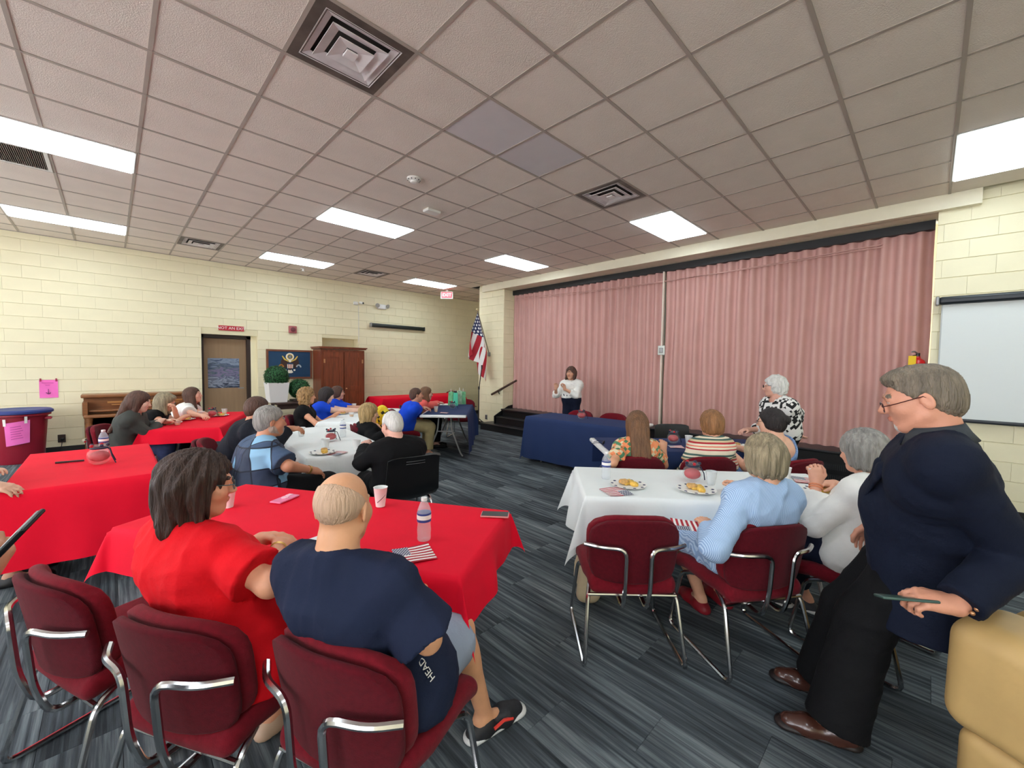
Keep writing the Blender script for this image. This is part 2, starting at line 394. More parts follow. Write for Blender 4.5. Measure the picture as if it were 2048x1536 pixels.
# stage platform and steps
M_stage = mat('black_stage_floor', rgb(34, 34, 37), .38, var=.15, scale=5); M_riser = mat('black_riser', rgb(20, 20, 22), .5)
stage = struct(bpy.data.objects.new('stage', None)); COL.objects.link(stage); stage['label'] = 'low black stage platform below the pink folding partition'
st = MB(); st.box(((6.8+7.5)/2, 3.66, .235), (.66, 7.27, .47)); st.build('stage_front', M_riser, stage, smooth=False)
st = MB(); st.rbox(((6.77+7.52)/2, 3.66, .485), (.75, 7.27, .034), .008, 2); st.build('stage_deck', M_stage, stage)
for k, (x0, zt, y0, y1) in enumerate(((6.38, .165, 5.2, 7.62), (6.58, .33, 5.2, 7.28))):
    st = MB(); st.box(((x0+.015+6.8)/2, (y0+y1)/2, zt/2-.012), (6.8-x0-.015, y1-y0-.02, zt-.024)); st.rbox(((x0+6.8)/2, (y0+y1)/2, zt-.013), (6.8-x0, y1-y0, .026), .008, 2, mi=1); st.build('step', [M_riser, M_stage], stage)
st = MB(); Mx = np.array([[1, 0, 0], [0, 0, -1], [0, 1, 0.]])
st.prism([(6.56, .165), (7.18, .165), (7.18, .58), (7.02, .56), (6.6, .36), (6.56, .34)], -.012, .012, M=Mx, c=(0, 7.296, 0)); st.build('stringer', M_riser, stage, smooth=False)
for zc, y0, y1 in ((.29, .1, 3.1), (.14, .1, 3.1)):
    g = MB(); g.box((6.796, (y0+y1)/2, zc), (.012, y1-y0, .09)); fr = g.build('grille', M_black, stage, smooth=False)
    g = MB()
    for k in range(int((y1-y0)/.022)): g.box((6.787, y0+.02+k*.022, zc), (.008, .008, .07))
    o = g.build('grille_slats', mat('grille_metal', rgb(62, 62, 64), .45, .3), fr, smooth=False); o['kind'] = 'stuff'
# ---------------------------------------------------------------- ceiling fittings
LLAB = {(-4, 4): 'glowing ceiling panel light beside the dark return grille', (-4, 9): 'glowing ceiling panel light closest above the wall with pink paper', (1, 4): 'glowing ceiling panel light past the smoke detector and oblong sensor', (1, 9): 'glowing ceiling panel light beside the small sprinkler', (6, 9): 'glowing ceiling panel light beside the exit sign', (6, 4): 'glowing ceiling panel light in front of the cream pier', (6, -1): 'glowing ceiling panel light between an air vent and the stage header', (6, -6): 'glowing ceiling panel light above the white pull-down screen'}
def slab_light(a, b):
    o = empty('ceiling_light', LLAB.get((a, b), 'glowing ceiling panel light over the rear of the hall'), 'light', (tx(a+1), ty(b+.5), CZ), group='ceiling panel lights')
    f = MB(); L_, W_ = 2*T-.01, T-.01; t = .016
    for s_ in (-1, 1):
        f.box((0, s_*(W_/2-t/2), .004), (L_, t, .02)); f.box((s_*(L_/2-t/2), 0, .004), (t, W_-2*t, .02))
    f.build('frame', M_whitemet, o, smooth=False)
    MB().box((0, 0, .002), (L_-2*t, W_-2*t, .034)).build('diffuser', M_lamp, o, smooth=False)
for a, b in lights: slab_light(a, b)
def vent(i, j, label, dirt):
    o = empty('air_vent', label, 'vent', (tx(i+.5), ty(j+.5), CZ))
    md = mat('vent_dust_%d' % dirt, rgb(*((96, 84, 76) if dirt else (120, 112, 104))), .8, var=.35, scale=6)
    b = MB(); h = T/2-.012
    for s_ in (-1, 1): b.box((0, s_*(h-.035), .004), (2*h, .07, .012)); b.box((s_*(h-.035), 0, .004), (.07, 2*h-.14, .012))
    b.build('backplate', md, o, smooth=False)
    b = MB(); b.box((0, 0, .06), (2*h-.1, 2*h-.1, .004)); b.build('duct', mat('duct_dark', rgb(36, 32, 32), .9), o, smooth=False)
    for k, (ro, ri, z0) in enumerate(((.235, .185, -.004), (.175, .120, -.014), (.11, .035, -.024))):
        b = MB(); P = []
        for (r, z) in ((ro, z0), (ri, z0+.016)): P.append([(-r, -r, z), (r, -r, z), (r, r, z), (-r, r, z)])
        v = P[0]+P[1]+[(x, y_, z+.004) for x, y_, z in P[0]]+[(x, y_, z+.004) for x, y_, z in P[1]]
        fs = []
        for q in range(4):
            n = (q+1) % 4; fs += [(q, 4+q, 4+n, n), (8+q, 8+n, 12+n, 12+q), (q, n, 8+n, 8+q)]
        b.add(v, fs); b.build('louvre', mat('vent_white', rgb(232, 226, 224), .5, var=.10, scale=9), o, smooth=False)
    MB().box((0, 0, -.02), (.07, .07, .012)).build('centre_plate', MATS['vent_white'], o, smooth=False)
for (i, j), lab, d in zip(vents, ('large square ceiling air vent with dusty dark surround, beside a water stain', 'square ceiling air vent in front of the lamp nearest the stage curtain', 'square ceiling air vent above the pink paper and piano end of the block wall', 'square ceiling air vent above the rolled-up screen on the block wall'), (1, 0, 0, 0)): vent(i, j, lab, d)
o = empty('return_grille', 'dark slatted return air grille beside the lamp over the wall with pink paper', 'grille', (tx(-3.5), ty(5.5), CZ))
b = MB(); h = T/2-.01
for s_ in (-1, 1): b.box((0, s_*(h-.015), 0), (2*h, .03, .012)); b.box((s_*(h-.015), 0, 0), (.03, 2*h-.06, .012))
b.build('frame', M_whitemet, o, smooth=False)
b = MB(); b.box((0, 0, .03), (2*h-.06, 2*h-.06, .004)); b.build('duct', MATS['duct_dark'], o, smooth=False)
b = MB()
for k in range(36): b.box((-h+.04+k*(2*h-.08)/35, 0, .008), (.006, 2*h-.06, .02))
s_ = b.build('slats', mat('grille_grey', rgb(120, 112, 104), .6), o, smooth=False); s_['kind'] = 'stuff'
p = PZ(828, 357, CZ)
o = empty('smoke_detector', 'round white smoke detector with a slotted ring on the ceiling', 'smoke detector', p)
MB().lathe([(.075, 0), (.075, -.012), (.066, -.022), (.04, -.03), (.036, -.045), (.022, -.052), (.0001, -.052)], n=24).build('housing', M_whitemet, o)
b = MB()
for k in range(10): t = k*2*math.pi/10; b.box((.062*math.cos(t), .062*math.sin(t), -.0215), (.012, .012, .006), t)
b.build('slots', M_black, o, smooth=False)
p = PZ(864, 420, CZ)
tag(MB().rbox((0, 0, -.02), (.2, .13, .04), .015, 3).build('ceiling_sensor', M_whitemet, loc=p), 'white oblong sensor box on a ceiling tile past the smoke detector', 'sensor')
p = PZ(606, 537, CZ)
o = empty('sprinkler_head', 'small white sprinkler on the ceiling close to the block wall', 'sprinkler', p)
MB().lathe([(.05, 0), (.045, -.01), (.02, -.014), (.02, -.05), (.0001, -.05)], n=16).build('body', M_whitemet, o); MB().lathe([(.035, -.052), (.035, -.058), (.0001, -.058)], n=14).build('deflector', M_whitemet, o)
# exit sign
p = PZ(894, 580, CZ)
rz = math.radians(-45)
o = empty('exit_sign', 'white exit sign with red glowing letters under the ceiling', 'sign', (p[0], p[1], CZ), rz)
MB().box((0, 0, -.02), (.06, .06, .04)).build('mount', M_whitemet, o, smooth=False); MB().rbox((0, 0, -.14), (.34, .05, .2), .012, 2).build('housing', M_whitemet, o)
mr = emit('exit_red', rgb(255, 60, 70), 1.3)
MB().box((0, -.027, -.14), (.28, .004, .15)).build('red_face', mr, o, smooth=False)
text_mesh('letters', 'EXIT', .12, emit('exit_white', (1, .8, .8), 1.6), o, M4((1, 0, 0), (0, 0, 1), (0, -1, 0), (0, -.030, -.14)))['kind'] = 'stuff'
# ---------------------------------------------------------------- things on the walls
WALLM = ((1, 0, 0), (0, 0, 1), (0, -1, 0))      # x right, y up, facing the room from the left wall
def onwall(x, z, y=WY-.004): return (x, y, z)
M_wood = mat('red_brown_wood', rgb(122, 58, 30), .4, var=.3, scale=5, vscale=(6, 6, .6), coat=.2)
M_wood2 = mat('piano_wood', rgb(136, 84, 44), .42, var=.25, scale=5, vscale=(.6, 6, 6), coat=.2)
M_dark = mat('dark_brown_metal', rgb(48, 34, 28), .5)
M_door = mat('tan_door', rgb(150, 122, 92), .6, var=.06, scale=3, vscale=(8, 8, .5))
M_chrome = mat('chrome', rgb(205, 205, 205), .18, 1.0)
M_steel = mat('grey_steel', rgb(150, 150, 150), .4, .6)
M_white = mat('white_plastic', rgb(238, 238, 236), .4)
M_whitepaint = mat('white_planter', rgb(232, 230, 226), .5)
M_blackp = mat('black_plastic', rgb(16, 16, 18), .38)
M_redsign = mat('red_sign', rgb(190, 30, 48), .5); M_pink = mat('pink_paper', rgb(255, 120, 200), .8, var=.05); M_whitetxt = mat('white_print', rgb(245, 240, 235), .6)
M_ink = mat('dark_ink', rgb(60, 20, 60), .8)
# door recess
d = bpy.data.objects.new('door_1', None); COL.objects.link(d); d['kind'] = 'structure'; d['label'] = 'tan door in a dark brown frame with a landscape poster'
d.location = (0, WY+.2, 0)
fw_ = .05
b = MB(); b.box((DX0+fw_/2, 0, DZ/2), (fw_, .16, DZ)); b.box((DX1-.14, 0, DZ/2), (.07, .16, DZ)); b.box(((DX0+DX1-.1)/2, 0, DZ-.035), (DX1-DX0-.1, .16, .07)); b.build('door_frame', M_dark, d, smooth=False)
b = MB(); b.box(((DX0+DX1)/2-.05, .02, 1.02), (DX1-DX0-.2, .045, 2.03)); lf = b.build('door_leaf', M_door, d, smooth=False)
b = MB(); b.tube([(DX1-.24, -.03, 1.0), (DX1-.24, -.07, 1.0), (DX1-.34, -.07, 1.0)], .011); b.build('door_handle', M_steel, lf)
b = MB(); b.box((DX1-.05, .02, DZ/2), (.11, .2, DZ)); b.build('jamb', M_cream, d, smooth=False)
def poster_mat():
    m, nt, bb = newmat('poster_landscape'); L = nt.links.new; bb.inputs['Roughness'].default_value = .35
    tc = N(nt, 'ShaderNodeTexCoord'); mp = N(nt, 'ShaderNodeMapping'); mp.inputs['Scale'].default_value = (3, 1, 9); L(tc.outputs['Object'], mp.inputs[0])
    nz = N(nt, 'ShaderNodeTexNoise', Scale=1.6, Detail=6.0, Distortion=1.2); L(mp.outputs[0], nz.inputs['Vector'])
    sx = N(nt, 'ShaderNodeSeparateXYZ'); L(tc.outputs['Object'], sx.inputs[0])
    ad = N(nt, 'ShaderNodeMath', operation='MULTIPLY_ADD'); L(sx.outputs['Z'], ad.inputs[0]); ad.inputs[1].default_value = 1.1; L(nz.outputs['Fac'], ad.inputs[2])
    cr = N(nt, 'ShaderNodeValToRGB'); e = cr.color_ramp.elements; e[0].position = .15; e[0].color = (*rgb(40, 52, 74), 1); e[1].position = .95; e[1].color = (*rgb(110, 126, 150), 1)
    for p_, c in ((.3, (150, 158, 176)), (.38, (70, 84, 104)), (.5, (128, 116, 150)), (.58, (96, 112, 120)), (.66, (58, 76, 104)), (.8, (136, 150, 172))): k = e.new(p_); k.color = (*rgb(*c), 1)
    L(ad.outputs[0], cr.inputs[0]); L(cr.outputs[0], bb.inputs['Base Color']); return m
p0, p1 = PY(415, 716, WY+.2), PY(479, 775, WY+.2)
tag(MB().box((0, 0, 0), (p1[0]-p0[0], .003, p0[2]-p1[2])).build('poster', poster_mat(), loc=((p0[0]+p1[0])/2, WY+.195, (p0[2]+p1[2])/2), smooth=False), 'blue and violet landscape poster stuck on the tan door', 'poster')
# NOT AN EXIT
o = empty('exit_notice', 'red wall sign reading NOT AN EXIT above the door', 'sign', onwall(1.795, 2.245))
MB().box((0, -.003, 0), (.44, .008, .1)).build('plate', M_redsign, o, smooth=False); text_mesh('letters', 'NOT AN EXIT', .078, M_whitetxt, o, M4(*WALLM, (0, -.008, 0)))['kind'] = 'stuff'
o = empty('alarm_strobe', 'square red fire alarm box on the block wall', 'alarm', onwall(2.95, 2.30))
MB().rbox((0, -.025, 0), (.16, .06, .16), .01, 2).build('housing', mat('alarm_red', rgb(170, 92, 92), .5), o); MB().lathe([(.05, 0), (.05, .012), (.03, .02), (.0001, .02)], (0, -.055, 0), 18, axis=(0, -1, 0)).build('speaker_disc', mat('alarm_dark', rgb(110, 50, 56), .5), o)
# framed emblem board
p0, p1 = PY(532, 698, WY-.02), PY(624, 757, WY-.02); ew, eh = p1[0]-p0[0], p0[2]-p1[2]
o = empty('emblem_board', 'framed navy board with an eagle coat of arms on the wall', 'picture', ((p0[0]+p1[0])/2, WY-.006, (p0[2]+p1[2])/2))
MB().box((0, -.01, 0), (ew-.04, .016, eh-.04)).build('board', mat('navy_board', rgb(20, 62, 96), .6, var=.06), o, smooth=False)
b = MB()
for s_ in (-1, 1): b.box((0, -.017, s_*(eh/2-.02)), (ew, .034, .04)); b.box((s_*(ew/2-.02), -.017, 0), (.04, .034, eh-.08))
b.build('frame', mat('picture_frame_wood', rgb(120, 70, 46), .45, var=.15), o, smooth=False)
E1 = np.array([[1, 0, 0], [0, 0, -1], [0, 1, 0.]])
def relief(name, polys, m, y0=-.018, th=.008):
    b = MB()
    for po in polys: b.prism([(x, z) for x, z in po], 0, th, M=E1, c=(0, y0, 0))
    return b.build(name, m, o, smooth=False)
ring = lambda r, cx, cz, n=20, a0=0, a1=360: [(cx+r*math.cos(math.radians(a0+(a1-a0)*k/n)), cz+r*math.sin(math.radians(a0+(a1-a0)*k/n))) for k in range(n)]
M_gold = mat('gold_paint', rgb(226, 190, 84), .45); M_eagle = mat('eagle_brown', rgb(62, 40, 34), .6); M_ivory = mat('ivory_paint', rgb(240, 232, 214), .5)
relief('glory', [ring(.085, 0, .17)], M_ivory); relief('cloud_ring', [ring(.06, 0, .17)], M_gold, -.026, .004); relief('star_field', [ring(.045, 0, .17)], MATS['navy_board'], -.030, .003)
b = MB()
for k in range(13): t = k*2.4; r = .033*math.sqrt(k/12); b.prism(ring(.0055, r*math.cos(t), .17+r*math.sin(t), 5), 0, .003, M=E1, c=(0, -.033, 0))
b.build('stars', M_ivory, o, smooth=False)['kind'] = 'stuff'
for s_ in (-1, 1):
    relief('wing', [[(s_*x, z) for x, z in [(.02, .05), (.09, .09), (.16, .13), (.185, .06), (.185, -.02), (.16, -.06), (.12, -.09), (.05, -.07), (.02, -.03)][::s_]]], M_eagle)
    relief('scroll', [[(s_*x, z) for x, z in [(.03, .08), (.09, .115), (.15, .19), (.165, .18), (.12, .10), (.04, .06)][::s_]]], M_gold, -.028, .005)
    b = MB()
    for k in range(7):
        a = math.radians(20+k*22); cx, cz = s_*(.18+.045*math.cos(a)), -.075+.06*math.sin(a)
        b.prism(ring(.017, cx, cz, 8), 0, .006, M=E1, c=(0, -.022, 0))
    b.build('olive_branch' if s_ < 0 else 'arrows', mat('emblem_orange', rgb(222, 150, 70), .5) if s_ < 0 else mat('emblem_pale', rgb(200, 206, 214), .5), o, smooth=False)
    relief('talon', [ring(.022, s_*.09, -.13, 8)], M_ivory, -.024, .005)
relief('body', [[(-.05, .06), (-.05, -.08), (-.02, -.13), (.02, -.13), (.05, -.08), (.05, .06)][::-1]], M_eagle, -.022, .006)
relief('eagle_head', [ring(.03, .0, .075, 12)], M_ivory, -.028, .006)
relief('beak', [[(.022, .085), (.05, .07), (.022, .062)][::-1]], M_gold, -.030, .005)
relief('shield_top', [[(-.06, .03), (.06, .03), (.06, .0), (-.06, .0)][::-1]], MATS['navy_board'], -.032, .006)
b = MB(); b2 = MB()
for k in range(7): (b if k % 2 else b2).prism([(-.06+k*.0171, 0), (-.06+(k+1)*.0171, 0), (-.055+(k+1)*.0157, -.09), (-.055+k*.0157, -.09)][::-1], 0, .006, M=E1, c=(0, -.032, 0))
b2.build('shield_pale', M_ivory, o, smooth=False); b.build('shield_stripes', mat('emblem_red', rgb(190, 90, 80), .5), o, smooth=False)
relief('tail', [[(-.03, -.12), (.03, -.12), (.065, -.18), (.03, -.2), (-.03, -.2), (-.065, -.18)][::-1]], M_ivory, -.022, .005)
# wooden cabinet in front of the recess
p0, p1 = PY(637, 693, 9.62), PY(733, 696, 9.62); cw = p1[0]-p0[0]; chh = p0[2]
o = empty('wooden_cabinet', 'tall red-brown wooden cabinet with two panelled doors', 'cabinet', ((p0[0]+p1[0])/2, 9.88, 0))
b = MB(); b.box((0, 0, chh/2-.03), (cw-.1, .5, chh-.06)); b.build('body', M_wood, o, smooth=False)
b = MB(); b.box((0, -.01, chh-.03), (cw-.04, .56, .03)); b.box((0, -.01, chh-.005), (cw, .6, .025)); b.build('cornice', M_wood, o, smooth=False)
for s_ in (-1, 1):
    dw = (cw-.2)/2; cx = s_*(dw/2+.004); zc = chh/2
    dr = MB(); dr.box((cx, -.262, zc), (dw-.006, .024, chh-.22)); do = dr.build('cabinet_door', M_wood, o, smooth=False)
    fr = MB()
    for s2 in (-1, 1): fr.box((cx+s2*(dw/2-.055), -.28, zc), (.1, .016, chh-.22))
    for zz in (.16, zc, chh-.17): fr.box((cx, -.28, zz), (dw-.21, .016, .12))
    fr.build('door_rails', M_wood, do, smooth=False)
    for zz in (.35, chh-.32): MB().box((cx+s_*(dw/2-.02), -.292, zz), (.035, .008, .09)).build('hinge', mat('brass', rgb(200, 150, 110), .35, .8), do, smooth=False)
    MB().sph((cx-s_*(dw/2-.05), -.295, zc), .018).build('knob', MATS['brass'], do)
# wall-mounted gear
p0, p1 = PY(742, 649, WY-.08), PY(848, 659, WY-.08)
o = empty('rolled_screen', 'black rolled-up projector screen case on the block wall', 'projector screen', ((p0[0]+p1[0])/2, WY-.07, (p0[2]+p1[2])/2))
MB().rbox((0, 0, 0), (p1[0]-p0[0], .09, .1), .035, 3).build('case', mat('screen_case', rgb(30, 40, 38), .4), o)
for s_ in (-1, 1): MB().rbox((s_*(p1[0]-p0[0])/2, 0, 0), (.03, .1, .11), .01, 2).build('end_cap', M_blackp if s_ > 0 else M_steel, o)
p = PY(712, 607, WY); o = empty('wall_camera', 'small white wall camera with dark lens and cable', 'camera', (p[0], WY-.004, p[2]))
MB().rbox((-.02, -.03, 0), (.12, .06, .08), .02, 2).build('base', M_white, o); MB().lathe([(.03, 0), (.035, .05), (.03, .09), (.0001, .09)], (.06, -.08, .02), 14, axis=(.5, -.8, -.2)).build('body', M_white, o); MB().sph((.11, -.16, .005), .022).build('lens', M_blackp, o)
MB().tube([(.06, -.006, -.04), (.062, -.006, -.5), (.06, -.006, -.95)], .006, 6).build('cable', M_whitemet, o)
p = PY(762, 614, WY); o = empty('emergency_light', 'white twin-head emergency light on the block wall', 'light', (p[0], WY-.004, p[2]))
MB().rbox((0, -.04, 0), (.24, .08, .12), .02, 2).build('case', M_white, o)
for s_ in (-1, 1): MB().lathe([(.02, -.04), (.055, 0), (.055, .02), (.0001, .02)], (s_*.14, -.09, .02), 14, axis=(s_*.4, -.8, -.3)).build('lamp_head', mat('lamp_head_grey', rgb(170, 168, 160), .4), o)
# outlets
for (x, z, n) in ((-.62, .235, 'pair of dark sockets with a cord low on the block wall by the red bin'),):
    o = empty('wall_socket', n, 'socket', onwall(x, z)); MB().rbox((0, -.006, 0), (.09, .012, .13), .004, 2).build('plate', M_dark, o)
    MB().rbox((.01, -.03, -.01), (.04, .04, .04), .008, 2).build('plug', M_blackp, o); MB().tube([(.01, -.045, -.02), (0, -.05, -.1), (-.02, -.03, -.2)], .005, 6).build('cord', M_blackp, o)
p = PX(973, 834, SX); o = empty('pier_socket', 'socket plate low on the pier beside the stage steps', 'socket', (SX-.004, p[1], p[2])); MB().rbox((-.005, 0, 0), (.012, .08, .12), .004, 2).build('plate', M_steel, o)
for s_ in (-1, 1): MB().box((-.012, 0, s_*.026), (.004, .035, .032)).build('outlet_face', M_blackp, o, smooth=False)
# pink paper with arrow
p0, p1 = PY(78, 760, WY), PY(117, 795, WY); o = empty('pink_paper', 'pink paper sheet with a drawn arrow taped to the block wall', 'paper', ((p0[0]+p1[0])/2, WY-.008, (p0[2]+p1[2])/2))
pw, ph = p1[0]-p0[0], p0[2]-p1[2]
g = [[(pw*(u-.5), -.004*math.sin(u*5+v_*3), ph*(v_-.5)) for v_ in np.linspace(0, 1, 6)] for u in np.linspace(0, 1, 6)]; MB().grid(g).build('sheet', M_pink, o, sharp=0)
for s_ in (-1, 1): MB().box((s_*pw*.42, -.008, ph*.5), (.02, .003, .05)).build('tape', mat('tape_red', rgb(160, 40, 70), .6), o, smooth=False)
b = MB(); b.box((-.005, -.008, -.045), (.006, .003, .085)); b.box((-.018, -.008, -.072), (.006, .003, .04), M=[[.7, 0, -.7], [0, 1, 0], [.7, 0, .7]]); b.box((.008, -.008, -.072), (.006, .003, .04), M=[[.7, 0, .7], [0, 1, 0], [-.7, 0, .7]]); b.build('arrow', M_ink, o, smooth=False)
b = MB()
for k, (wd, zz) in enumerate(((.13, .10), (.05, .06))): b.box((-.01, -.008, zz), (wd, .003, .007))
b.build('handwriting', mat('faint_ink', rgb(200, 70, 150), .8), o, smooth=False)
# ---------------------------------------------------------------- piano
o = empty('upright_piano', 'brown wooden upright piano against the block wall', 'piano', (.34, 9.84, 0))
b = MB(); b.box((0, .1, .5), (1.36, .3, .86)); b.build('case', M_wood2, o, smooth=False)
b = MB(); b.rbox((0, .06, .955), (1.42, .42, .05), .012, 2); b.build('lid', M_wood2, o)
b = MB(); b.rbox((0, -.16, .63), (1.36, .3, .05), .012, 2); b.build('key_shelf', M_wood2, o)
b = MB(); b.rbox((0, -.1, .71), (1.24, .2, .03), .01, 2); b.build('fallboard', M_wood2, o)
b = MB(); b.box((.1, -.06, .84), (1.0, .02, .03)); b.box((.1, -.1, .80), (.9, .05, .012)); b.build('music_ledge', mat('piano_wood_light', rgb(190, 130, 70), .4), o, smooth=False)
for s_ in (-1, 1):
    MB().lathe([(.045, 0), (.05, .04), (.03, .08), (.035, .3), (.05, .45), (.04, .52), (.055, .6), (.055, .62)], (s_*.62, -.25, 0), 14).build('leg', M_wood2, o); MB().box((s_*.66, -.06, .75), (.06, .4, .22)).build('cheek', M_wood2, o, smooth=False)
MB().box((0, -.04, .42), (1.2, .02, .36)).build('lower_panel', mat('piano_dark', rgb(96, 56, 30), .5, var=.2), o, smooth=False)
b = MB()
for k in range(3): b.box((-.1+k*.1, -.14, .06), (.03, .12, .015))
b.build('pedals', MATS['brass'], o, smooth=False)
# ---------------------------------------------------------------- red bin with blue lid
p = PZ(45, 905, .12); bx_, by_ = -1.02, 9.62
o = empty('rubbish_bin', 'big round dark red bin with a blue lid and a pink notice', 'bin', (bx_, by_, 0))
MB().lathe([(.24, 0), (.25, .02), (.30, .70), (.335, .71), (.335, .76), (.31, .77), (.0001, .77)], n=32).build('tub', mat('bin_red', rgb(150, 22, 46), .45), o)
MB().lathe([(.345, .74), (.36, .75), (.36, .78), (.335, .80), (.30, .80), (.26, .79), (.0001, .80)], n=32).build('lid', mat('bin_blue', rgb(36, 56, 126), .5), o)
for a in (-20, 160):
    t = math.radians(a); MB().rbox((.33*math.cos(t), .33*math.sin(t), .66), (.07, .14, .035), .012, 2).build('handle', MATS['bin_red'], o)
def bent_sheet(a0, a1, r, z0, z1, n=8, curl=.02, skew=0): return [[(r(z)*math.cos(a), r(z)*math.sin(a), z+skew*(a-a0)) for z in np.linspace(z0, z1, n)] for a in np.linspace(a0, a1, n)]
rr_ = lambda z: .262+.062*(z/.7)+.008
A = math.radians(-100)
ps = MB().grid(bent_sheet(A-.16, A+.62, rr_, .28, .62, skew=.05)).build('pink_notice', M_pink, o, sharp=0)
b = MB()
for k in range(6):
    zz = .38+k*.035; b.grid(bent_sheet(A+.02, A+.4-.03*(k % 3), lambda z: rr_(z)+.003, zz, zz+.008, 5, skew=.05))
b.build('handwriting', MATS['faint_ink'], o, sharp=0)
for s_ in (0, .62): MB().grid(bent_sheet(A-.19+s_*1.02, A-.1+s_*1.02, lambda z: rr_(z)+.002, .58+s_*.05, .68+s_*.05, 4)).build('tape', M_whitetxt, o, sharp=0)
# ---------------------------------------------------------------- dark side table, planters, box below
o = empty('side_table', 'dark wooden side table carrying the potted boxwood balls', 'table', (2.98, 9.42, 0))
MB().rbox((0, 0, .72), (1.25, .55, .045), .01, 2).build('table_top', mat('dark_wood', rgb(64, 44, 36), .45, var=.2), o)
for sx in (-1, 1):
    for sy in (-1, 1): MB().box((sx*.57, sy*.22, .35), (.055, .055, .7)).build('leg', MATS['dark_wood'], o, smooth=False)
MB().box((0, -.2, .65), (1.1, .02, .1)).build('apron', MATS['dark_wood'], o, smooth=False)
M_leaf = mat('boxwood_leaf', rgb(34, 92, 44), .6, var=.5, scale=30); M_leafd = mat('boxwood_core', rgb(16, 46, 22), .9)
def ball(parent, c, r, n):
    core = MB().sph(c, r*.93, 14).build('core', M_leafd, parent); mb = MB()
    for k in range(n):
        d_ = nrm(RS.randn(3)); t = nrm(np.cross(d_, RS.randn(3))); u = np.cross(d_, t); q = np.array(c)+d_*r*(.93+.09*RS.rand()); L_ = r*.13*(.7+.6*RS.rand()); W_ = L_*.55; lift = d_*L_*.5*(RS.rand()-.2)
        mb.add([q-t*L_*.5, q+u*W_*.5+lift*.5, q+t*L_*.6+lift, q-u*W_*.5+lift*.5], [(0, 1, 2, 3)])
    f = mb.build('foliage', M_leaf, parent, smooth=False); f['kind'] = 'stuff'
def planter(loc, lab, pot, r, zc):
    o = empty('potted_boxwood', lab, 'plant', loc)
    if pot:
        a, b_, h_ = .155, .19, .40; v = [(sx*a, sy*a, 0) for sx, sy in ((-1,-1),(1,-1),(1,1),(-1,1))]+[(sx*b_, sy*b_, h_) for sx, sy in ((-1,-1),(1,-1),(1,1),(-1,1))]+[(sx*(b_-.02), sy*(b_-.02), h_) for sx, sy in ((-1,-1),(1,-1),(1,1),(-1,1))]+[(sx*(b_-.02), sy*(b_-.02), h_-.05) for sx, sy in ((-1,-1),(1,-1),(1,1),(-1,1))]
        f = [(3, 2, 1, 0)]
        for q in range(4): n = (q+1) % 4; f += [(q, n, 4+n, 4+q), (4+q, 4+n, 8+n, 8+q), (8+q, 8+n, 12+n, 12+q)]
        MB().add(v, f+[(12, 13, 14, 15)]).build('pot', M_whitepaint, o, smooth=False)
    else: MB().rbox((0, 0, .02), (.3, .3, .04), .01, 2).build('base', MATS['dark_wood'], o)
    ball(o, (0, 0, zc), r, 1500); return o
p = PY(553, 758, 9.42); planter((p[0], 9.42, .7425), 'boxwood ball in a tall white square pot below the emblem board', True, .235, .52)
p = PY(594, 783, 9.42); planter((p[0]+.04, 9.42, .7425), 'boxwood ball resting on a low base beside the white pot', False, .22, .26)
o = empty('snack_box', 'yellow and green carton on the floor under the dark side table', 'box', (2.62, 9.42, 0), .3)
MB().box((0, 0, .06), (.22, .16, .12)).build('lower_carton', mat('carton_green', rgb(60, 120, 50), .6), o, smooth=False); MB().box((0, 0, .25), (.22, .16, .25)).build('upper_carton', mat('carton_yellow', rgb(240, 200, 40), .6), o, smooth=False)
# ---------------------------------------------------------------- folding partition over the stage
M_pleat = mat('pink_vinyl', rgb(206, 158, 149), .55, var=.04, scale=3)
o = empty('folding_partition', 'pink pleated folding partition closing off the stage', 'partition', (CX, 0, .5))
for y0, y1, np_ in ((.03, 3.40, 20), (3.46, 7.3, 24)):
    n = np_*12; P = []
    for k in range(n+1):
        y_ = y0+(y1-y0)*k/n; ph_ = (k/12) % 1.0; t = math.sin(2*math.pi*ph_); xo = .036*math.copysign(abs(t)**.75, t)
        P.append([(xo+.004*math.sin(k*.7+z*2), y_+.006*math.sin(z*3+k*.05), z) for z in np.linspace(.0, 2.80, 10)])
    MB().grid(P).build('pleated_leaf', M_pleat, o, sharp=0)
MB().box((.0, 3.67, 2.85), (.14, 7.27, .12)).build('track', M_black, o, smooth=False)
MB().box((-.045, 3.43, 1.4), (.05, .022, 2.78)).build('lead_post', mat('post_cream', rgb(236, 222, 206), .5), o, smooth=False)
lt = MB().rbox((-.06, 3.43, 1.38), (.03, .13, .17), .01, 2).build('latch', mat('latch_white', rgb(220, 222, 214), .4), o)
MB().rbox((-.078, 3.43, 1.38), (.02, .07, .09), .006, 2).build('latch_pull', M_steel, lt)
for k, (za, zb) in enumerate(((2.66, 2.72), (2.70, 2.66))):
    MB().tube([(-.06, y_, za+(zb-za)*y_/7.3-.07*math.sin(math.pi*min(1, max(0, (y_-.6)/6.4)))) for y_ in np.linspace(.5, 7.2, 24)], .006, 5).build('cord', mat('cord_pink', rgb(206, 160, 150), .6), o)
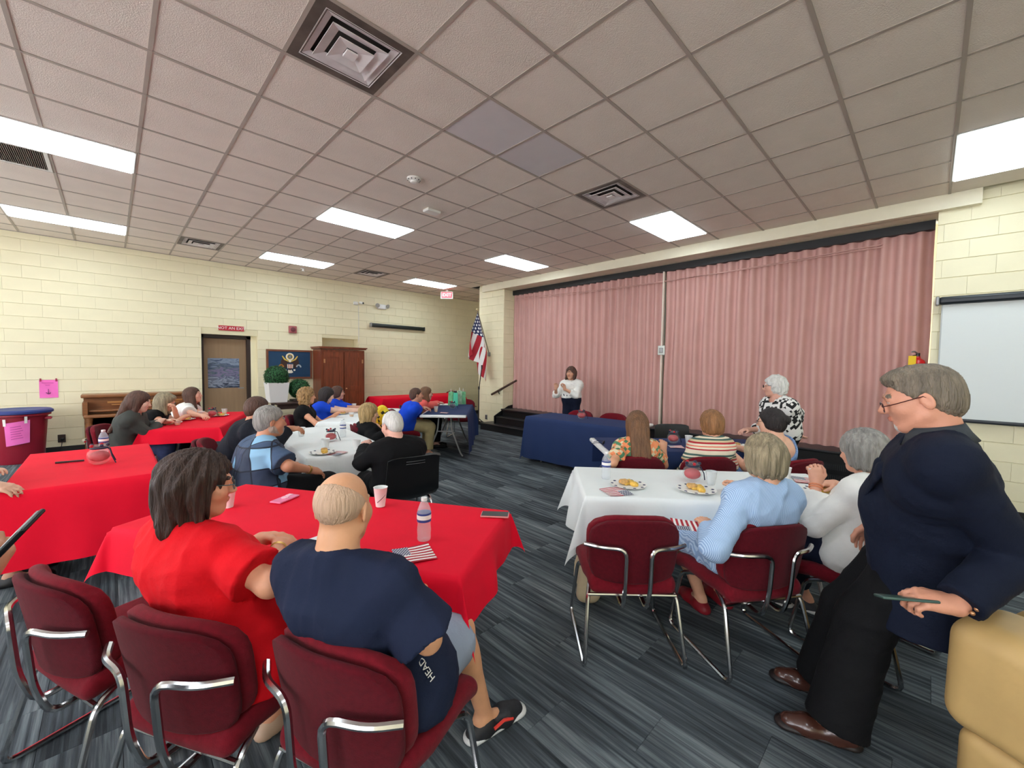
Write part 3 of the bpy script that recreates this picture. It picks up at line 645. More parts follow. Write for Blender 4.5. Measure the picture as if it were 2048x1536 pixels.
# ---------------------------------------------------------------- pull-down screen on the stage-side wall
o = empty('projector_screen', 'white pull-down projector screen with black case on the block wall', 'projector screen', (SX, 0, 0))
b = MB(); b.rbox((-.06, -1.23, 2.375), (.09, 2.4, .09), .03, 3); b.build('case', mat('screen_case2', rgb(26, 32, 38), .35), o); MB().rbox((-.06, -.02, 2.375), (.1, .03, .1), .01, 2).build('end_cap', M_steel, o)
MB().box((-.05, -1.24, 1.69), (.003, 2.36, 1.30)).build('sheet', mat('screen_white', rgb(226, 230, 228), .7), o, smooth=False)
MB().rbox((-.05, -1.24, 1.03), (.03, 2.38, .04), .01, 2).build('bottom_bar', MATS['screen_case2'], o)
for yy in (-.06,): MB().box((-.052, yy, 1.69), (.004, .012, 1.30)).build('border', mat('screen_edge', rgb(190, 194, 192), .6), o, smooth=False)
# fire extinguisher on the jamb
o = empty('fire_extinguisher', 'red fire extinguisher with a yellow tag hanging at the partition edge', 'fire extinguisher', (6.93, .115, 1.28))
MB().lathe([(.0001, 0), (.07, .005), (.08, .03), (.08, .36), (.06, .42), (.025, .45), (.025, .47), (.0001, .47)], n=20).build('cylinder', mat('extinguisher_red', rgb(196, 20, 28), .3), o)
MB().tube(fillet([(0, 0, .46), (0, 0, .50), (-.07, .03, .53), (-.11, .05, .52)], .02), .009).build('lever', M_steel, o); MB().lathe([(.02, 0), (.02, .05), (.0001, .05)], (0, 0, .46), 10).build('valve', M_blackp, o)
MB().tube(fillet([(.02, 0, .48), (.07, .05, .48), (.09, .06, .3), (.085, .05, .12)], .04), .011).build('hose', M_blackp, o)
MB().box((-.10, .045, .40), (.004, .07, .15), .35).build('tag', mat('tag_yellow', rgb(244, 200, 40), .6), o, smooth=False)
# ---------------------------------------------------------------- handrail on the pier, flag, microphone stand
a, c = PX(984, 789, 6.70), PX(1033, 761, 7.05)
a = np.array([6.62, 7.42, .84]); c = np.array([7.15, 7.06, 1.22])
a = PZ(984, 789, .86); 
o = empty('handrail', 'dark wooden handrail sloping up the pier beside the steps', 'handrail', (SX, 7.5, .9))
q0 = PX(983, 789, 6.76)-np.array([SX, 7.5, .9]); q1 = PX(1033, 761, 6.9)-np.array([SX, 7.5, .9])
MB().tube([q0, q1], .026, 10).build('rail', mat('rail_wood', rgb(70, 48, 38), .4), o)
for t in (.3,):
    r_ = q0+(q1-q0)*t; MB().tube(fillet([r_, r_-np.array([0, 0, .07]), np.array([-.004, r_[1], r_[2]-.09])], .03), .010).build('bracket', M_blackp, o)
def flag_mat():
    m, nt, b = newmat('stars_and_stripes_print'); L = nt.links.new; b.inputs['Roughness'].default_value = .75
    uv = N(nt, 'ShaderNodeUVMap'); s = N(nt, 'ShaderNodeSeparateXYZ'); L(uv.outputs[0], s.inputs[0])
    def mt(op, a, bb=None):
        n = N(nt, 'ShaderNodeMath', operation=op)
        for i, v in enumerate((a, bb)):
            if v is None: continue
            if isinstance(v, (int, float)): n.inputs[i].default_value = v
            else: L(v, n.inputs[i])
        return n.outputs[0]
    u, v = s.outputs['X'], s.outputs['Y']
    st = mt('LESS_THAN', mt('FRACT', mt('MULTIPLY', mt('SUBTRACT', 1.0, v), 6.5)), .5)
    can = mt('MULTIPLY', mt('LESS_THAN', u, .42), mt('GREATER_THAN', v, .4615))
    row = mt('MULTIPLY', mt('SUBTRACT', v, .4615), 9/.5385); cu = mt('ADD', mt('MULTIPLY', u, 5.5/.42), mt('MULTIPLY', mt('MODULO', mt('FLOOR', row), 2.0), .5))
    dx = mt('SUBTRACT', mt('FRACT', cu), .5); dy = mt('SUBTRACT', mt('FRACT', row), .5)
    star = mt('LESS_THAN', mt('ADD', mt('MULTIPLY', dx, dx), mt('MULTIPLY', dy, dy)), .1)
    m1 = N(nt, 'ShaderNodeMix', data_type='RGBA'); L(st, m1.inputs[0]); m1.inputs[6].default_value = (*rgb(240, 236, 232), 1); m1.inputs[7].default_value = (*rgb(178, 24, 44), 1)
    m2 = N(nt, 'ShaderNodeMix', data_type='RGBA'); L(star, m2.inputs[0]); m2.inputs[6].default_value = (*rgb(34, 44, 88), 1); m2.inputs[7].default_value = (*rgb(240, 240, 240), 1)
    m3 = N(nt, 'ShaderNodeMix', data_type='RGBA'); L(can, m3.inputs[0]); L(m1.outputs[2], m3.inputs[6]); L(m2.outputs[2], m3.inputs[7]); L(m3.outputs[2], b.inputs['Base Color']); return m
M_flag = flag_mat()
ft = PX(955, 622, 6.42); fb = PX(978, 707, SX-.02)
o = empty('wall_flag', 'stars and stripes flag hanging from a slanted pole on the pier', 'flag', fb)
tp_ = ft-fb
MB().tube([(0, 0, 0), tp_], .012, 8).build('pole', mat('pole_wood', rgb(120, 110, 100), .4), o); MB().sph(tp_*1.03, .035, 10).build('finial', mat('finial_gold', rgb(220, 205, 160), .35, .5), o)
MB().rbox((0, 0, -.02), (.05, .07, .1), .01, 2).build('bracket', M_steel, o)
# cloth hangs from the pole: hoist edge along the pole, fly edge falling to a point
fbot = PX(968, 757, 6.5)-fb
g = []
for iu, u in enumerate(np.linspace(0, 1, 40)):
    col_ = []
    for iv, v_ in enumerate(np.linspace(0, 1, 22)):
        hz = tp_*(.30+.66*v_)                                # hoist point on the pole
        drop = 1.02*u*(1.0)
        side = np.array([.10*math.sin(v_*9+u*3)*(.25+u), .13*math.sin(v_*13+1+u*2)*min(1, u*2.5)+(.10*u-.16*u*(1-v_)), -drop-.0*(1-v_)])
        q = hz*(1-.55*u*(1-v_)*0)+side; q[0] -= .03
        q[1] = hz[1]*(1-u*.35)+side[1]; col_.append(q)
    g.append(col_)
MB().grid(np.array(g), uv=True).build('cloth', M_flag, o, sharp=0)
p = PZ(957, 851, 0)*.945; o = empty('microphone_stand', 'black tripod microphone stand in front of the pier', 'stand', (p[0], p[1], 0))
MB().tube([(0, 0, .12), (0, 0, 1.02)], .013).build('pole', M_blackp, o); MB().tube([(0, 0, .98), (.0, -.10, 1.52)], .011).build('boom', M_blackp, o); MB().lathe([(.022, 0), (.022, .07), (.0001, .07)], (0, 0, .97), 10).build('clutch', M_blackp, o); MB().lathe([(.018, 0), (.02, .1), (.0001, .1)], (0, -.10, 1.46), 10).build('clip', M_blackp, o)
for k in range(3):
    t = math.radians(100+k*120); MB().tube([(0, 0, .26), (.30*math.cos(t), .30*math.sin(t), .012)], .010).build('leg', M_blackp, o)
# ---------------------------------------------------------------- tables and cloths
M_red = mat('red_cloth', (.84, .002, .026), .8, var=.05, scale=3, bump=.35, bscale=5, spec=.25)
M_wht = mat('white_cloth', rgb(236, 240, 238), .8, var=.02, scale=4, bump=.25, bscale=14, sheen=.1)
M_blu = mat('navy_cloth', rgb(36, 54, 96), .85, var=.06, scale=3, spec=.3)
M_leg = mat('table_leg_grey', rgb(150, 150, 148), .4, .3)
TT = .74
def table(label, c, ang, L=1.83, W=.76):
    o = empty('folding_table', label, 'table', (c[0], c[1], 0), math.radians(ang))
    MB().rbox((0, 0, TT-.0235), (L, W, .045), .02, 3).build('table_top', M_white, o)
    for s_ in (-1, 1):
        x = s_*(L/2-.28)
        for t in (-1, 1):
            MB().tube(fillet([(x, t*.10, TT-.05), (x, t*.12, .45), (x+s_*.02, t*.27, .06), (x+s_*.02, t*.31, .012)], .08), .014).build('leg', M_leg, o)
        MB().tube([(x, -.125, .43), (x, .125, .43)], .010).build('cross_bar', M_leg, o); MB().tube([(x, 0, .43), (s_*.22, 0, TT-.06)], .009).build('brace', M_leg, o)
    return o
def cloth(label, c, ang, m, L=1.83, W=.76, xn=.3, xp=.3, yn=.3, yp=.3, seed=0, fold=.02, zb=.03, name='tablecloth', cf=.34):
    a, b = L/2+.004, W/2+.004; rs = np.random.RandomState(seed); ph = rs.rand(8)*6.28
    def samples(h, on, op, n):
        lo = [-h-on+on*k/12 for k in range(12)] if on > 0 else [-h+.05]
        hi = [h+op*(k+1)/12 for k in range(12)] if op > 0 else [h-.05]
        mid = [-h] if on > 0 else []
        if on > 0: mid += [-h+.012]
        m0 = -h+.05; m1 = h-.05
        return lo+mid+list(np.linspace(m0, m1, n))[(0 if on > 0 else 1):(n if op > 0 else n-1)]+([h-.012, h] if op > 0 else [])+hi
    S = samples(a, xn, xp, 50); Tt = samples(b, yn, yp, 24); P = []
    for s in S:
        col_ = []
        for t in Tt:
            dx, dy = max(abs(s)-a, 0), max(abs(t)-b, 0); sx, sy = math.copysign(1, s), math.copysign(1, t); x, y_ = max(-a, min(a, s)), max(-b, min(b, t)); z = TT+.0035
            if dx == 0 and dy == 0:
                z += .0012*math.sin(s*9+ph[0])*math.sin(t*7+ph[1])
                ex = min(a-abs(s) if (xp if s > 0 else xn) > 0 else 1, b-abs(t) if (yp if t > 0 else yn) > 0 else 1)
                if ex < .012: z -= .0015
            elif dx > 0 and dy > 0:
                r = math.hypot(dx, dy); th = math.atan2(dy, dx); s2 = math.sin(2*th)**1.3; o1 = .010*min(1, r/.02)
                x += sx*(o1+r*cf*s2*.75+.05*r*math.cos(th)); y_ += sy*(o1+r*cf*s2*.75+.05*r*math.sin(th)); z -= r*(.97-.10*s2)+.004
                k = r*fold*6.5*cf*math.sin(th*6+ph[2]); x += k*.6*sx; y_ -= k*.6*sy
            else:
                d = dx+dy; al = (t if dx else s); lim = (b if dx else a); near = min(1, (lim-abs(al))/.18); g = min(1, d/.12)
                wv = fold*g*near*(math.sin(al*11+ph[3])+.6*math.sin(al*23+ph[4])+.5*math.sin(al*5+ph[5]+d*4)); o1 = .010*min(1, d/.02)+.05*d+wv*(d/.3)*.9+wv*.15+.012*g*near
                if dx: x += sx*o1
                else: y_ += sy*o1
                z -= d*.985+.002
            z = max(z, zb); col_.append((x, y_, z))
        P.append(col_)
    P = np.array(P); ca, sa = math.cos(math.radians(ang)), math.sin(math.radians(ang))
    o = MB().grid(P).build(name, m, loc=(c[0], c[1], 0), rz=math.radians(ang), sharp=0); return tag(o, label, 'tablecloth')
RED1 = dict(c=(-.135, 4.7), ang=90, L=1.46); RED2 = dict(c=(.80, 2.24), ang=-58); WH3 = dict(c=(1.66, 4.60), ang=84); WH4 = dict(c=(2.94, 6.37), ang=48)
RED5 = dict(c=(.92, 7.18), ang=69); BL6 = dict(c=(4.46, 6.21), ang=48); BL7 = dict(c=(5.29, 3.72), ang=-86); BL8 = dict(c=(4.39, 1.86), ang=-44); WH9 = dict(c=(3.06, 1.09), ang=-48); RED10 = dict(c=(5.75, 9.35), ang=0, L=2.4)
table('white folding table under the red cloth with a pen and glass bowl', **RED1); table('white folding table under the red cloth where the bald man sits', **RED2); table('white folding table under the white cloth beside the black plastic chair', **WH3)
table('white folding table under the white cloth between the curly-haired woman and the blonde', **WH4); table('white folding table under the short red cloth near the piano', **RED5); table('white folding table with its bare end showing, where the man in blue polo sits', **BL6)
table('white folding table under the floor-length navy cloth before the stage', **BL7); table('white folding table with its bare white end, seating the striped-shirt woman', **BL8); table('white folding table under the white cloth with two plates of food', **WH9); table('white folding table under the long red cloth along the block wall', **RED10)
cloth('plain red tablecloth reaching low, with a pen and glass bowl on it', m=M_red, xn=.5, xp=.5, yn=.5, yp=.5, seed=1, fold=.006, cf=.06, **RED1)
cloth('red tablecloth with a pointed hanging corner, water bottle and phones on it', m=M_red, xn=.2, xp=.23, yn=.22, yp=.2, seed=2, fold=.022, cf=.27, **RED2)
cloth('white tablecloth on the table between the patchwork shirt and black shirt men', m=M_wht, xn=.34, xp=.3, yn=.3, yp=.3, seed=3, fold=.02, **WH3)
cloth('white tablecloth in front of the curly-haired woman and woman in royal blue', m=M_wht, xn=.2, xp=.25, yn=.2, yp=.2, seed=4, fold=.012, **WH4)
cloth('short red tablecloth in front of the three women by the piano', m=M_red, xn=.17, xp=.2, yn=.17, yp=.17, seed=5, fold=.008, **RED5)
cloth('navy tablecloth leaving the white table end bare, green bags on it', m=M_blu, xn=0, xp=.2, yn=.68, yp=0, seed=6, fold=.006, **BL6)
cloth('floor-length navy tablecloth on the table before the stage', m=M_blu, xn=.68, xp=0, yn=.68, yp=.0, seed=7, fold=.005, cf=.04, **BL7)
cloth('navy tablecloth leaving the white table end bare, sunglasses on it', m=M_blu, xn=0, xp=.2, yn=.5, yp=.3, seed=8, fold=.008, **BL8)
cloth('creased white tablecloth with two plates of food on it', m=M_wht, xn=.36, xp=.3, yn=.3, yp=.3, seed=9, fold=.026, cf=.27, **WH9)
cloth('long red tablecloth on the table along the block wall', m=M_red, xn=.3, xp=.3, yn=.45, yp=.2, seed=10, fold=.012, **RED10)
# ---------------------------------------------------------------- chairs
M_burg = mat('burgundy_fabric', rgb(112, 16, 30), .95, var=.12, scale=60, bump=.25, bscale=400, sheen=.06, spec=.2); M_burgd = mat('burgundy_shell', rgb(88, 10, 24), .95, var=.12, scale=60, bump=.25, bscale=400, sheen=.05, spec=.2)
def make_chair():
    o = empty('stacking_chair', '', 'chair', group='burgundy chairs with chrome sled frames')
    def sf(p):
        x, y_, z = p; return (x*(1-.05*(y_ < -.1)), y_, z-.035*max(0, (y_-.12)/.11)**2+.012*(x/.24)**2-.02*max(0, (-y_-.16)/.08))
    MB().rbox((0, .02, .415), (.49, .47, .085), .04, 4, 6, sf).build('seat', M_burg, o)
    def bf(yo, top):
        def f(p):
            x, y_, z = p; u, v = x/.2475, z/.18; cr = .20 if z > 0 else .12; x, z = x*(1-cr*v**4*u*u), z*(1-cr*1.1*u**4*v*v); h = (z+.18)/.36; w_ = 1-.05*(1-h)
            return (x*w_, y_-.055*h+.03+.07*(x/.25)**2+yo, z-.015*(x/.25)**2*h**2)
        return f
    MB().rbox((0, -.215, .625), (.495, .045, .36), .022, 4, 8, bf(.010, 0)).build('backrest', M_burg, o)
    MB().rbox((0, -.24, .615), (.485, .03, .36), .0149, 3, 8, bf(-.012, 0)).build('back_shell', M_burgd, o)
    for s in (-1, 1):
        MB().tube(fillet([(s*.21, -.10, .39), (s*.235, -.19, .36), (s*.262, -.285, .013), (s*.262, .235, .013), (s*.235, .17, .36), (s*.21, .08, .39)], .05), .0115, 8).build('sled_leg', M_chrome, o)
        MB().tube(fillet([(s*.262, -.215, .645), (s*.19, -.268, .65), (s*.064, -.300, .655), (s*.064, -.285, .44), (s*.062, -.245, .31), (s*.062, .05, .352)], .05), .0115, 8).build('back_support', M_chrome, o)
    MB().tube([(-.235, -.19, .36), (.235, -.19, .36)], .009).build('cross_bar', M_chrome, o); MB().tube([(-.235, .15, .355), (.235, .15, .355)], .009).build('cross_bar', M_chrome, o)
    return o
CH0 = make_chair(); used = [False]
def chair_at(back, yaw, label):
    o = CH0 if not used[0] else copy_tree(CH0); used[0] = True
    t = math.radians(yaw); o.location = (back[0]+.24*math.cos(t), back[1]+.24*math.sin(t), 0); o.rotation_euler = (0, 0, t-math.pi/2); o['label'] = label; return o
B = 'burgundy padded chair with chrome sled frame, '
for bk, yw, lab in (((-.20, 2.20), 22, 'empty, next to the woman in red'), ((.085, 1.60), 30, 'under the woman in red'), ((.40, 1.15), 22, 'under the bald man in navy'), ((1.93, 1.03), 45, 'empty, at the white table beside the tan handbag'),
    ((2.40, .52), 58, 'under the grey-blonde woman in blue stripes'), ((2.98, .0), 75, 'under the grey-haired woman in white jumper'), ((3.25, 1.72), 48, 'orange strap over its back, under the long-haired woman'), ((3.72, 1.29), 48, 'under the auburn woman in a striped shirt'),
    ((4.27, .70), 66, 'under the dark-haired woman with a bun'), ((5.86, 4.22), 184, 'empty behind the navy table, by the speaker'), ((5.95, 3.62), 184, 'empty behind the navy table, away from the speaker'), ((.60, 5.02), -20, 'under the man in a dark suit'),
    ((.53, 3.80), -5, 'under the man in the patchwork shirt'), ((-.14, 6.86), -25, 'under the woman in a grey cardigan'), ((.12, 7.50), -25, 'under the woman in a black sleeveless top'), ((.42, 8.12), -25, 'under the woman in a white blouse'),
    ((1.80, 6.50), -30, 'under the curly blonde woman'), ((2.2, 7.0), -30, 'under the woman in a royal blue blouse'), ((2.62, 7.5), -35, 'under the person in royal blue polo and glasses'), ((2.18, 5.05), -10, 'under the blonde woman in black and yellow'),
    ((3.33, 6.32), -30, 'under the man in a royal blue polo'), ((3.85, 6.85), -35, 'under the woman in coral'), ((7.05, 9.62), 180, 'empty at the end of the long red table'), ((5.62, 7.22), 215, 'empty beyond the green bags'), ((-1.16, 4.5), 0, 'under the person in olive at the red table')):
    chair_at(bk, yw, B+lab)
o = tag(MB().tube([(0, .03, .47), (0, -.03, .80), (0, -.10, .812), (0, -.13, .79), (0, -.115, .45)], .010, 6).build('bag_strap', mat('orange_leather', rgb(176, 92, 54), .6), loc=(3.25+.14*math.cos(math.radians(48)), 1.72+.14*math.sin(math.radians(48)), 0), rz=math.radians(48-90)), 'orange leather strap hung over a burgundy chair back', 'strap')
def black_chair(back, yaw, label):
    t = math.radians(yaw); o = empty('plastic_chair', label, 'chair', (back[0]+.25*math.cos(t), back[1]+.25*math.sin(t), 0), t-math.pi/2, 'black plastic chairs')
    P = []
    prof = [(.22, .42), (.20, .452), (.1, .455), (-.05, .445), (-.16, .45), (-.215, .50), (-.235, .60), (-.255, .72), (-.275, .81), (-.285, .825)]
    for (y_, z) in prof:
        h = max(0, (z-.45)/.37); wd = .235-.012*h; P.append([(x*wd, y_+.03*x*x*h, z+.018*x*x*(1-h)-.02*abs(x)**6*h) for x in np.linspace(-1, 1, 13)])
    P = np.array(P); sh = MB().grid(P); off = P.copy(); off[:, :, 2] -= .012; off[5:, :, 1] -= .012; off[5:, :, 2] += .010; n = len(sh.v); a_, b_ = P.shape[:2]
    sh.add(off.reshape(-1, 3), [(i*b_+j, (i+1)*b_+j, (i+1)*b_+j+1, i*b_+j+1) for i in range(a_-1) for j in range(b_-1)])
    rim = [i*b_ for i in range(a_)]+[(a_-1)*b_+j for j in range(1, b_)]+[i*b_+b_-1 for i in range(a_-2, -1, -1)]+[j for j in range(b_-2, 0, -1)]
    sh.f += [(rim[i], rim[(i+1) % len(rim)], n+rim[(i+1) % len(rim)], n+rim[i]) for i in range(len(rim))]; sh.m += [0]*len(rim)
    sh.build('shell', M_blackp, o)
    for z in (.765, .785): MB().tube([(x*.08, -.285-.0*z+.03*(x*.35)**2-(z-.765)*.1, z) for x in np.linspace(-1, 1, 5)], .004, 6).build('grip_slot', mat('slot_grey', rgb(60, 60, 62), .4), o)
    for sx in (-1, 1):
        MB().tube(fillet([(sx*.19, .0, .425), (sx*.2, .15, .42), (sx*.235, .23, .012)], .04), .011).build('leg', M_chrome, o); MB().tube(fillet([(sx*.19, .0, .425), (sx*.2, -.12, .42), (sx*.24, -.27, .012)], .04), .011).build('leg', M_chrome, o)
    return o
black_chair((1.76, 2.93), 82, 'black plastic chair under the white-haired man in black'); black_chair((5.28, 2.36), 225, 'empty black plastic chair across the navy table from the striped-shirt woman')
# ---------------------------------------------------------------- things on the tables
def glassy(name, col, rough=.03, alpha=.3):
    m, nt, b = newmat(name); b.inputs['Base Color'].default_value = (*col, 1); b.inputs['Roughness'].default_value = rough; b.inputs['Alpha'].default_value = alpha; b.inputs['Specular IOR Level'].default_value = .8; return m
M_glass = glassy('clear_glass', rgb(225, 235, 235), .03, .13); M_pet = glassy('clear_bottle', rgb(225, 232, 238), .08, .30); M_label = mat('bottle_label_blue', rgb(52, 70, 140), .5); M_cup = mat('foam_cup', rgb(240, 240, 238), .6); M_cupclear = glassy('clear_cup', rgb(235, 240, 240), .1, .35)
M_juice = mat('orange_juice', rgb(250, 170, 20), .3); M_plate = mat('paper_plate', rgb(238, 236, 230), .6); M_food = mat('egg_bake', rgb(232, 186, 84), .7, var=.25, scale=40); M_food2 = mat('pastry', rgb(206, 160, 96), .7, var=.3, scale=40); M_navyr = mat('navy_ribbon', rgb(30, 34, 62), .5); M_redfill = mat('red_filler', rgb(190, 24, 40), .6)
Z0 = TT+.0055
def at(x, y_, z=Z0): p = PZ(x, y_, z); return (p[0], p[1], z)
def bottle(px, label):
    o = empty('water_bottle', label, 'bottle', at(*px), group='clear water bottles')
    MB().lathe([(.0001, .002), (.028, 0), (.032, .006), (.031, .03), (.033, .05), (.030, .075), (.0325, .09), (.0325, .135), (.030, .15), (.018, .178), (.0125, .186), (.0125, .197)], n=20).build('bottle_body', M_pet, o)
    MB().lathe([(.0333, .092), (.0333, .133)], n=20).build('label', M_label, o); MB().lathe([(.0337, .104), (.0337, .124)], n=20).build('label_band', M_whitetxt, o)
    MB().lathe([(.0145, .188), (.0145, .203), (.0001, .203)], n=14).build('cap', M_white, o)
bottle((1212, 957), 'clear water bottle with blue label on the white cloth with two plates'); bottle((848, 1079), 'clear water bottle with blue label on the red cloth by the bald man'); bottle((686, 873), 'clear water bottle beside the glass bowl between the patchwork shirt and blonde'); bottle((208, 905), 'clear water bottle behind the glass bowl on the plain red cloth')
def vase(px, label, s=1.0, red=True):
    o = empty('glass_bowl', label, 'bowl', at(*px), group='glass bowl centrepieces')
    MB().lathe([(.0001, .003), (.03*s, .0), (.045*s, .012*s), (.06*s, .045*s), (.055*s, .075*s), (.036*s, .098*s), (.036*s, .104*s), (.046*s, .118*s)], n=22).build('bowl', M_glass, o)
    MB().sph((0, 0, .048*s), (.050*s, .050*s, .034*s), 10).build('filler', M_redfill if red else M_navyr, o)
    MB().tube([(.038*s*math.cos(t), .038*s*math.sin(t), .101*s) for t in np.linspace(0, 6.2, 18)], .006*s, 6, closed=True).build('ribbon', M_navyr, o)
    for k in (-1, 1): MB().tube([(.036*s, 0, .10*s), (.05*s, k*.03*s, .09*s), (.058*s, k*.05*s, .05*s), (.075*s, k*.05*s, .004)], .004, 5).build('ribbon_tail', M_navyr, o)
    for k in range(5): t = k*1.26; MB().sph((.04*s*math.cos(t), .04*s*math.sin(t), .118*s), .010*s, 6).build('star_pick', M_redfill if k % 2 else M_navyr, o)
vase((1384, 962), 'glass bowl with red filling and navy ribbon between two plates of food', 1.15); vase((1346, 886), 'glass bowl with red filling beside a foam cup on the navy cloth', 1.1); vase((1163, 838), 'glass bowl centrepiece on the floor-length navy cloth', 1.15); vase((662, 882), 'glass bowl with red filling on the cloth between the men in suit and black', 1.05)
vase((199, 927), 'glass bowl with red filling and navy ribbon beside a black pen', 1.25); vase((424, 834), 'glass bowl centrepiece among the three women near the piano', 1.1); vase((905, 817), 'glass bowl with dark filling beside the green bags', 1.1, False)
def cup(px, label, juice=False, clear=False, h=.095, name='cup'):
    o = empty('drinking_cup', label, 'cup', at(*px), group='disposable cups'); w1, w2 = .026, .039
    MB().lathe([(.0001, .002), (w1, 0), (w2, h), (w2+.002, h+.002), (w2-.002, h), (w1-.002, .005), (.0001, .005)], n=18).build('cup_wall', M_cupclear if clear else M_cup, o)
    if juice: MB().lathe([(.0001, .006), (w1-.001, .006), (w1+.005, h*.45), (.0001, h*.45)], n=16).build('juice', M_juice, o)
    return o
cup((1422, 969), 'clear cup behind the plate of food beside the glass bowl', clear=True); cup((1570, 960), 'white foam cup between the two grey-haired women'); cup((1377, 889), 'white foam cup on the navy cloth beside the striped-shirt woman'); cup((651, 897), 'white foam cup behind the plate of eggs'); cup((713, 899), 'white foam cup by the hand of the man in black'); cup((603, 872), 'white foam cup by the hand of the man in the suit')
cup((708, 818), 'white foam cup before the woman in royal blue blouse'); cup((703, 833), 'clear cup of orange juice beside the blonde woman in black', True, True, .06); cup((355, 850), 'short cup of orange juice before the woman in grey cardigan', True, True, .05); cup((403, 836), 'white foam cup before the woman in black sleeveless top'); cup((449, 830), 'clear cup of orange juice on the end of the short red cloth', True, True); cup((872, 824), 'clear cup of orange juice on the navy cloth with green bags', True, True); cup((456, 1014), 'white cup beyond the woman in red'); 
o = cup((761, 1012), 'white paper cup with a grey swoosh behind the bald man', h=.11)
MB().tube([(.0325*math.cos(t)+.0, .0325*math.sin(t), .03+.05*(t+2.6)/1.8) for t in np.linspace(-2.6, -.8, 8)], .0022, 5).build('swoosh', mat('swoosh_grey', rgb(110, 80, 90), .6), o)
def food_plate(px, label, foods=2, r=.115):
    o = empty('paper_plate', label, 'plate', at(*px), RS.rand()*6, group='paper plates with food')
    MB().lathe([(.0001, .004), (r*.65, .003), (r*.72, .006), (r, .016), (r, .018), (r*.70, .010), (.0001, .007)], n=26).build('dish', M_plate, o)
    b = MB()
    for k in range(10): t = k*.628; b.sph((r*.87*math.cos(t), r*.87*math.sin(t), .0155), (.011, .011, .003), 5)
    b.build('rim_motifs', mat('motif_navy', rgb(60, 64, 96), .7), o)['kind'] = 'stuff'
    for k in range(foods):
        t = k*2.3+.4; MB().rbox((.035*math.cos(t)*(k > 0)+.01, .04*math.sin(t), .022+.008*(k % 2)), (.085-.02*k, .055, .03), .014, 3, 2, lambda p: (p[0], p[1], p[2]+.003*math.sin(p[0]*150)*math.cos(p[1]*120))).build('food', M_food if k % 2 == 0 else M_food2, o)
food_plate((1256, 972), 'paper plate of egg bake overlapping a flag napkin', 3, .125); food_plate((1392, 982), 'paper plate of pastry in front of the glass bowl', 3, .125); food_plate((645, 907), 'paper plate of scrambled egg by the man in black'); food_plate((684, 828), 'paper plate before the curly blonde woman'); food_plate((343, 847), 'paper plate under the hands of the woman in grey cardigan'); food_plate((371, 840), 'paper plate with red food before the woman in black top'); food_plate((440, 832), 'paper plate with a sandwich beside the centrepiece near the piano'); food_plate((1406, 897), 'paper plate in front of the auburn woman'); food_plate((1476, 893), 'paper plate in front of the dark-haired woman with a bun'); food_plate((1645, 985), 'paper plate in front of the grey-haired woman in white jumper')
def napkin(px, label, rz, s=.165, z=Z0, loc=None, tilt=0):
    g = [[(s*(u-.5), s*(v-.5), .004+.003*math.sin(u*4+v*3)) for v in np.linspace(0, 1, 6)] for u in np.linspace(0, 1, 6)]
    o = MB().grid(g, uv=True).build('flag_napkin', M_flag, loc=loc or at(*px, z), rz=math.radians(rz), sharp=0); o.rotation_euler[0] = tilt; return tag(o, label, 'napkin', 'flag print napkins')
napkin((828, 1109), 'flag print napkin beside the bottle near the bald man', -18); napkin((1232, 984), 'flag print napkin half under a plate of egg bake', 150); napkin((672, 907), 'flag print napkin beside the plate of scrambled egg', 120, .15); napkin((1352, 894), 'flag print napkin on the navy cloth by the glass bowl', -50, .15); napkin((1618, 962), 'flag print napkin in front of the woman in white jumper', -70, .2); napkin((888, 826), 'flag print napkin beside the juice on the navy cloth', 40, .15)
o = MB().box((0, 0, .003), (.3, .21, .004)).build('paper_sheet', M_whitetxt, loc=at(888, 809), rz=.9, smooth=False); tag(o, 'white paper sheet in front of the woman in coral', 'paper')
def phone(px, label, m, rz, z=Z0, edge=None):
    o = empty('smartphone', label, 'phone', at(*px), math.radians(rz)); MB().rbox((0, 0, .005), (.155, .078, .010), .0049, 3).build('case', m, o); return o
o = phone((570, 999), 'pink smartphone case lying on the red cloth', mat('phone_pink', rgb(240, 120, 160), .4), 32); MB().lathe([(.02, 0), (.02, .005), (.0001, .006)], (.0, 0, .0105), 16).build('grip_ring', mat('phone_rose', rgb(250, 190, 205), .4), o); MB().rbox((.055, .018, .0105), (.035, .03, .004), .002, 2).build('camera_bump', MATS['phone_rose'], o)
o = phone((990, 1031), 'rose-edged smartphone with dark screen on the red cloth corner', mat('phone_edge', rgb(220, 140, 140), .4), -48); MB().box((0, 0, .0104), (.145, .07, .0008)).build('screen', M_blackp, o, smooth=False)
o = phone((648, 1078), 'white phone half hidden behind the bald man', M_white, 10); 
o = tag(MB().tube([(-.08, 0, .008), (.08, 0, .008)], [.008, .007], 8).build('marker_pen', mat('pen_black', rgb(40, 22, 24), .4), loc=at(140, 925), rz=-.15), 'black marker pen lying on the plain red cloth', 'pen')
o = empty('sunglasses', 'dark sunglasses on the bare end of the navy table', 'glasses', at(1207, 889), .4)
for s_ in (-1, 1): MB().sph((s_*.034, 0, .02), (.03, .006, .02), 8).build('lens', M_blackp, o); MB().tube([(s_*.062, 0, .026), (s_*.064, .07, .024), (s_*.06, .12, .006)], .003, 6).build('temple', M_blackp, o)
MB().tube([(-.01, 0, .027), (.01, 0, .027)], .003, 6).build('bridge', M_blackp, o)
M_bag = [mat('bag_green', rgb(120, 190, 140), .6, var=.35, scale=12), mat('bag_mint', rgb(90, 220, 180), .5), mat('bag_white_green', rgb(170, 200, 170), .6, var=.3, scale=14)]
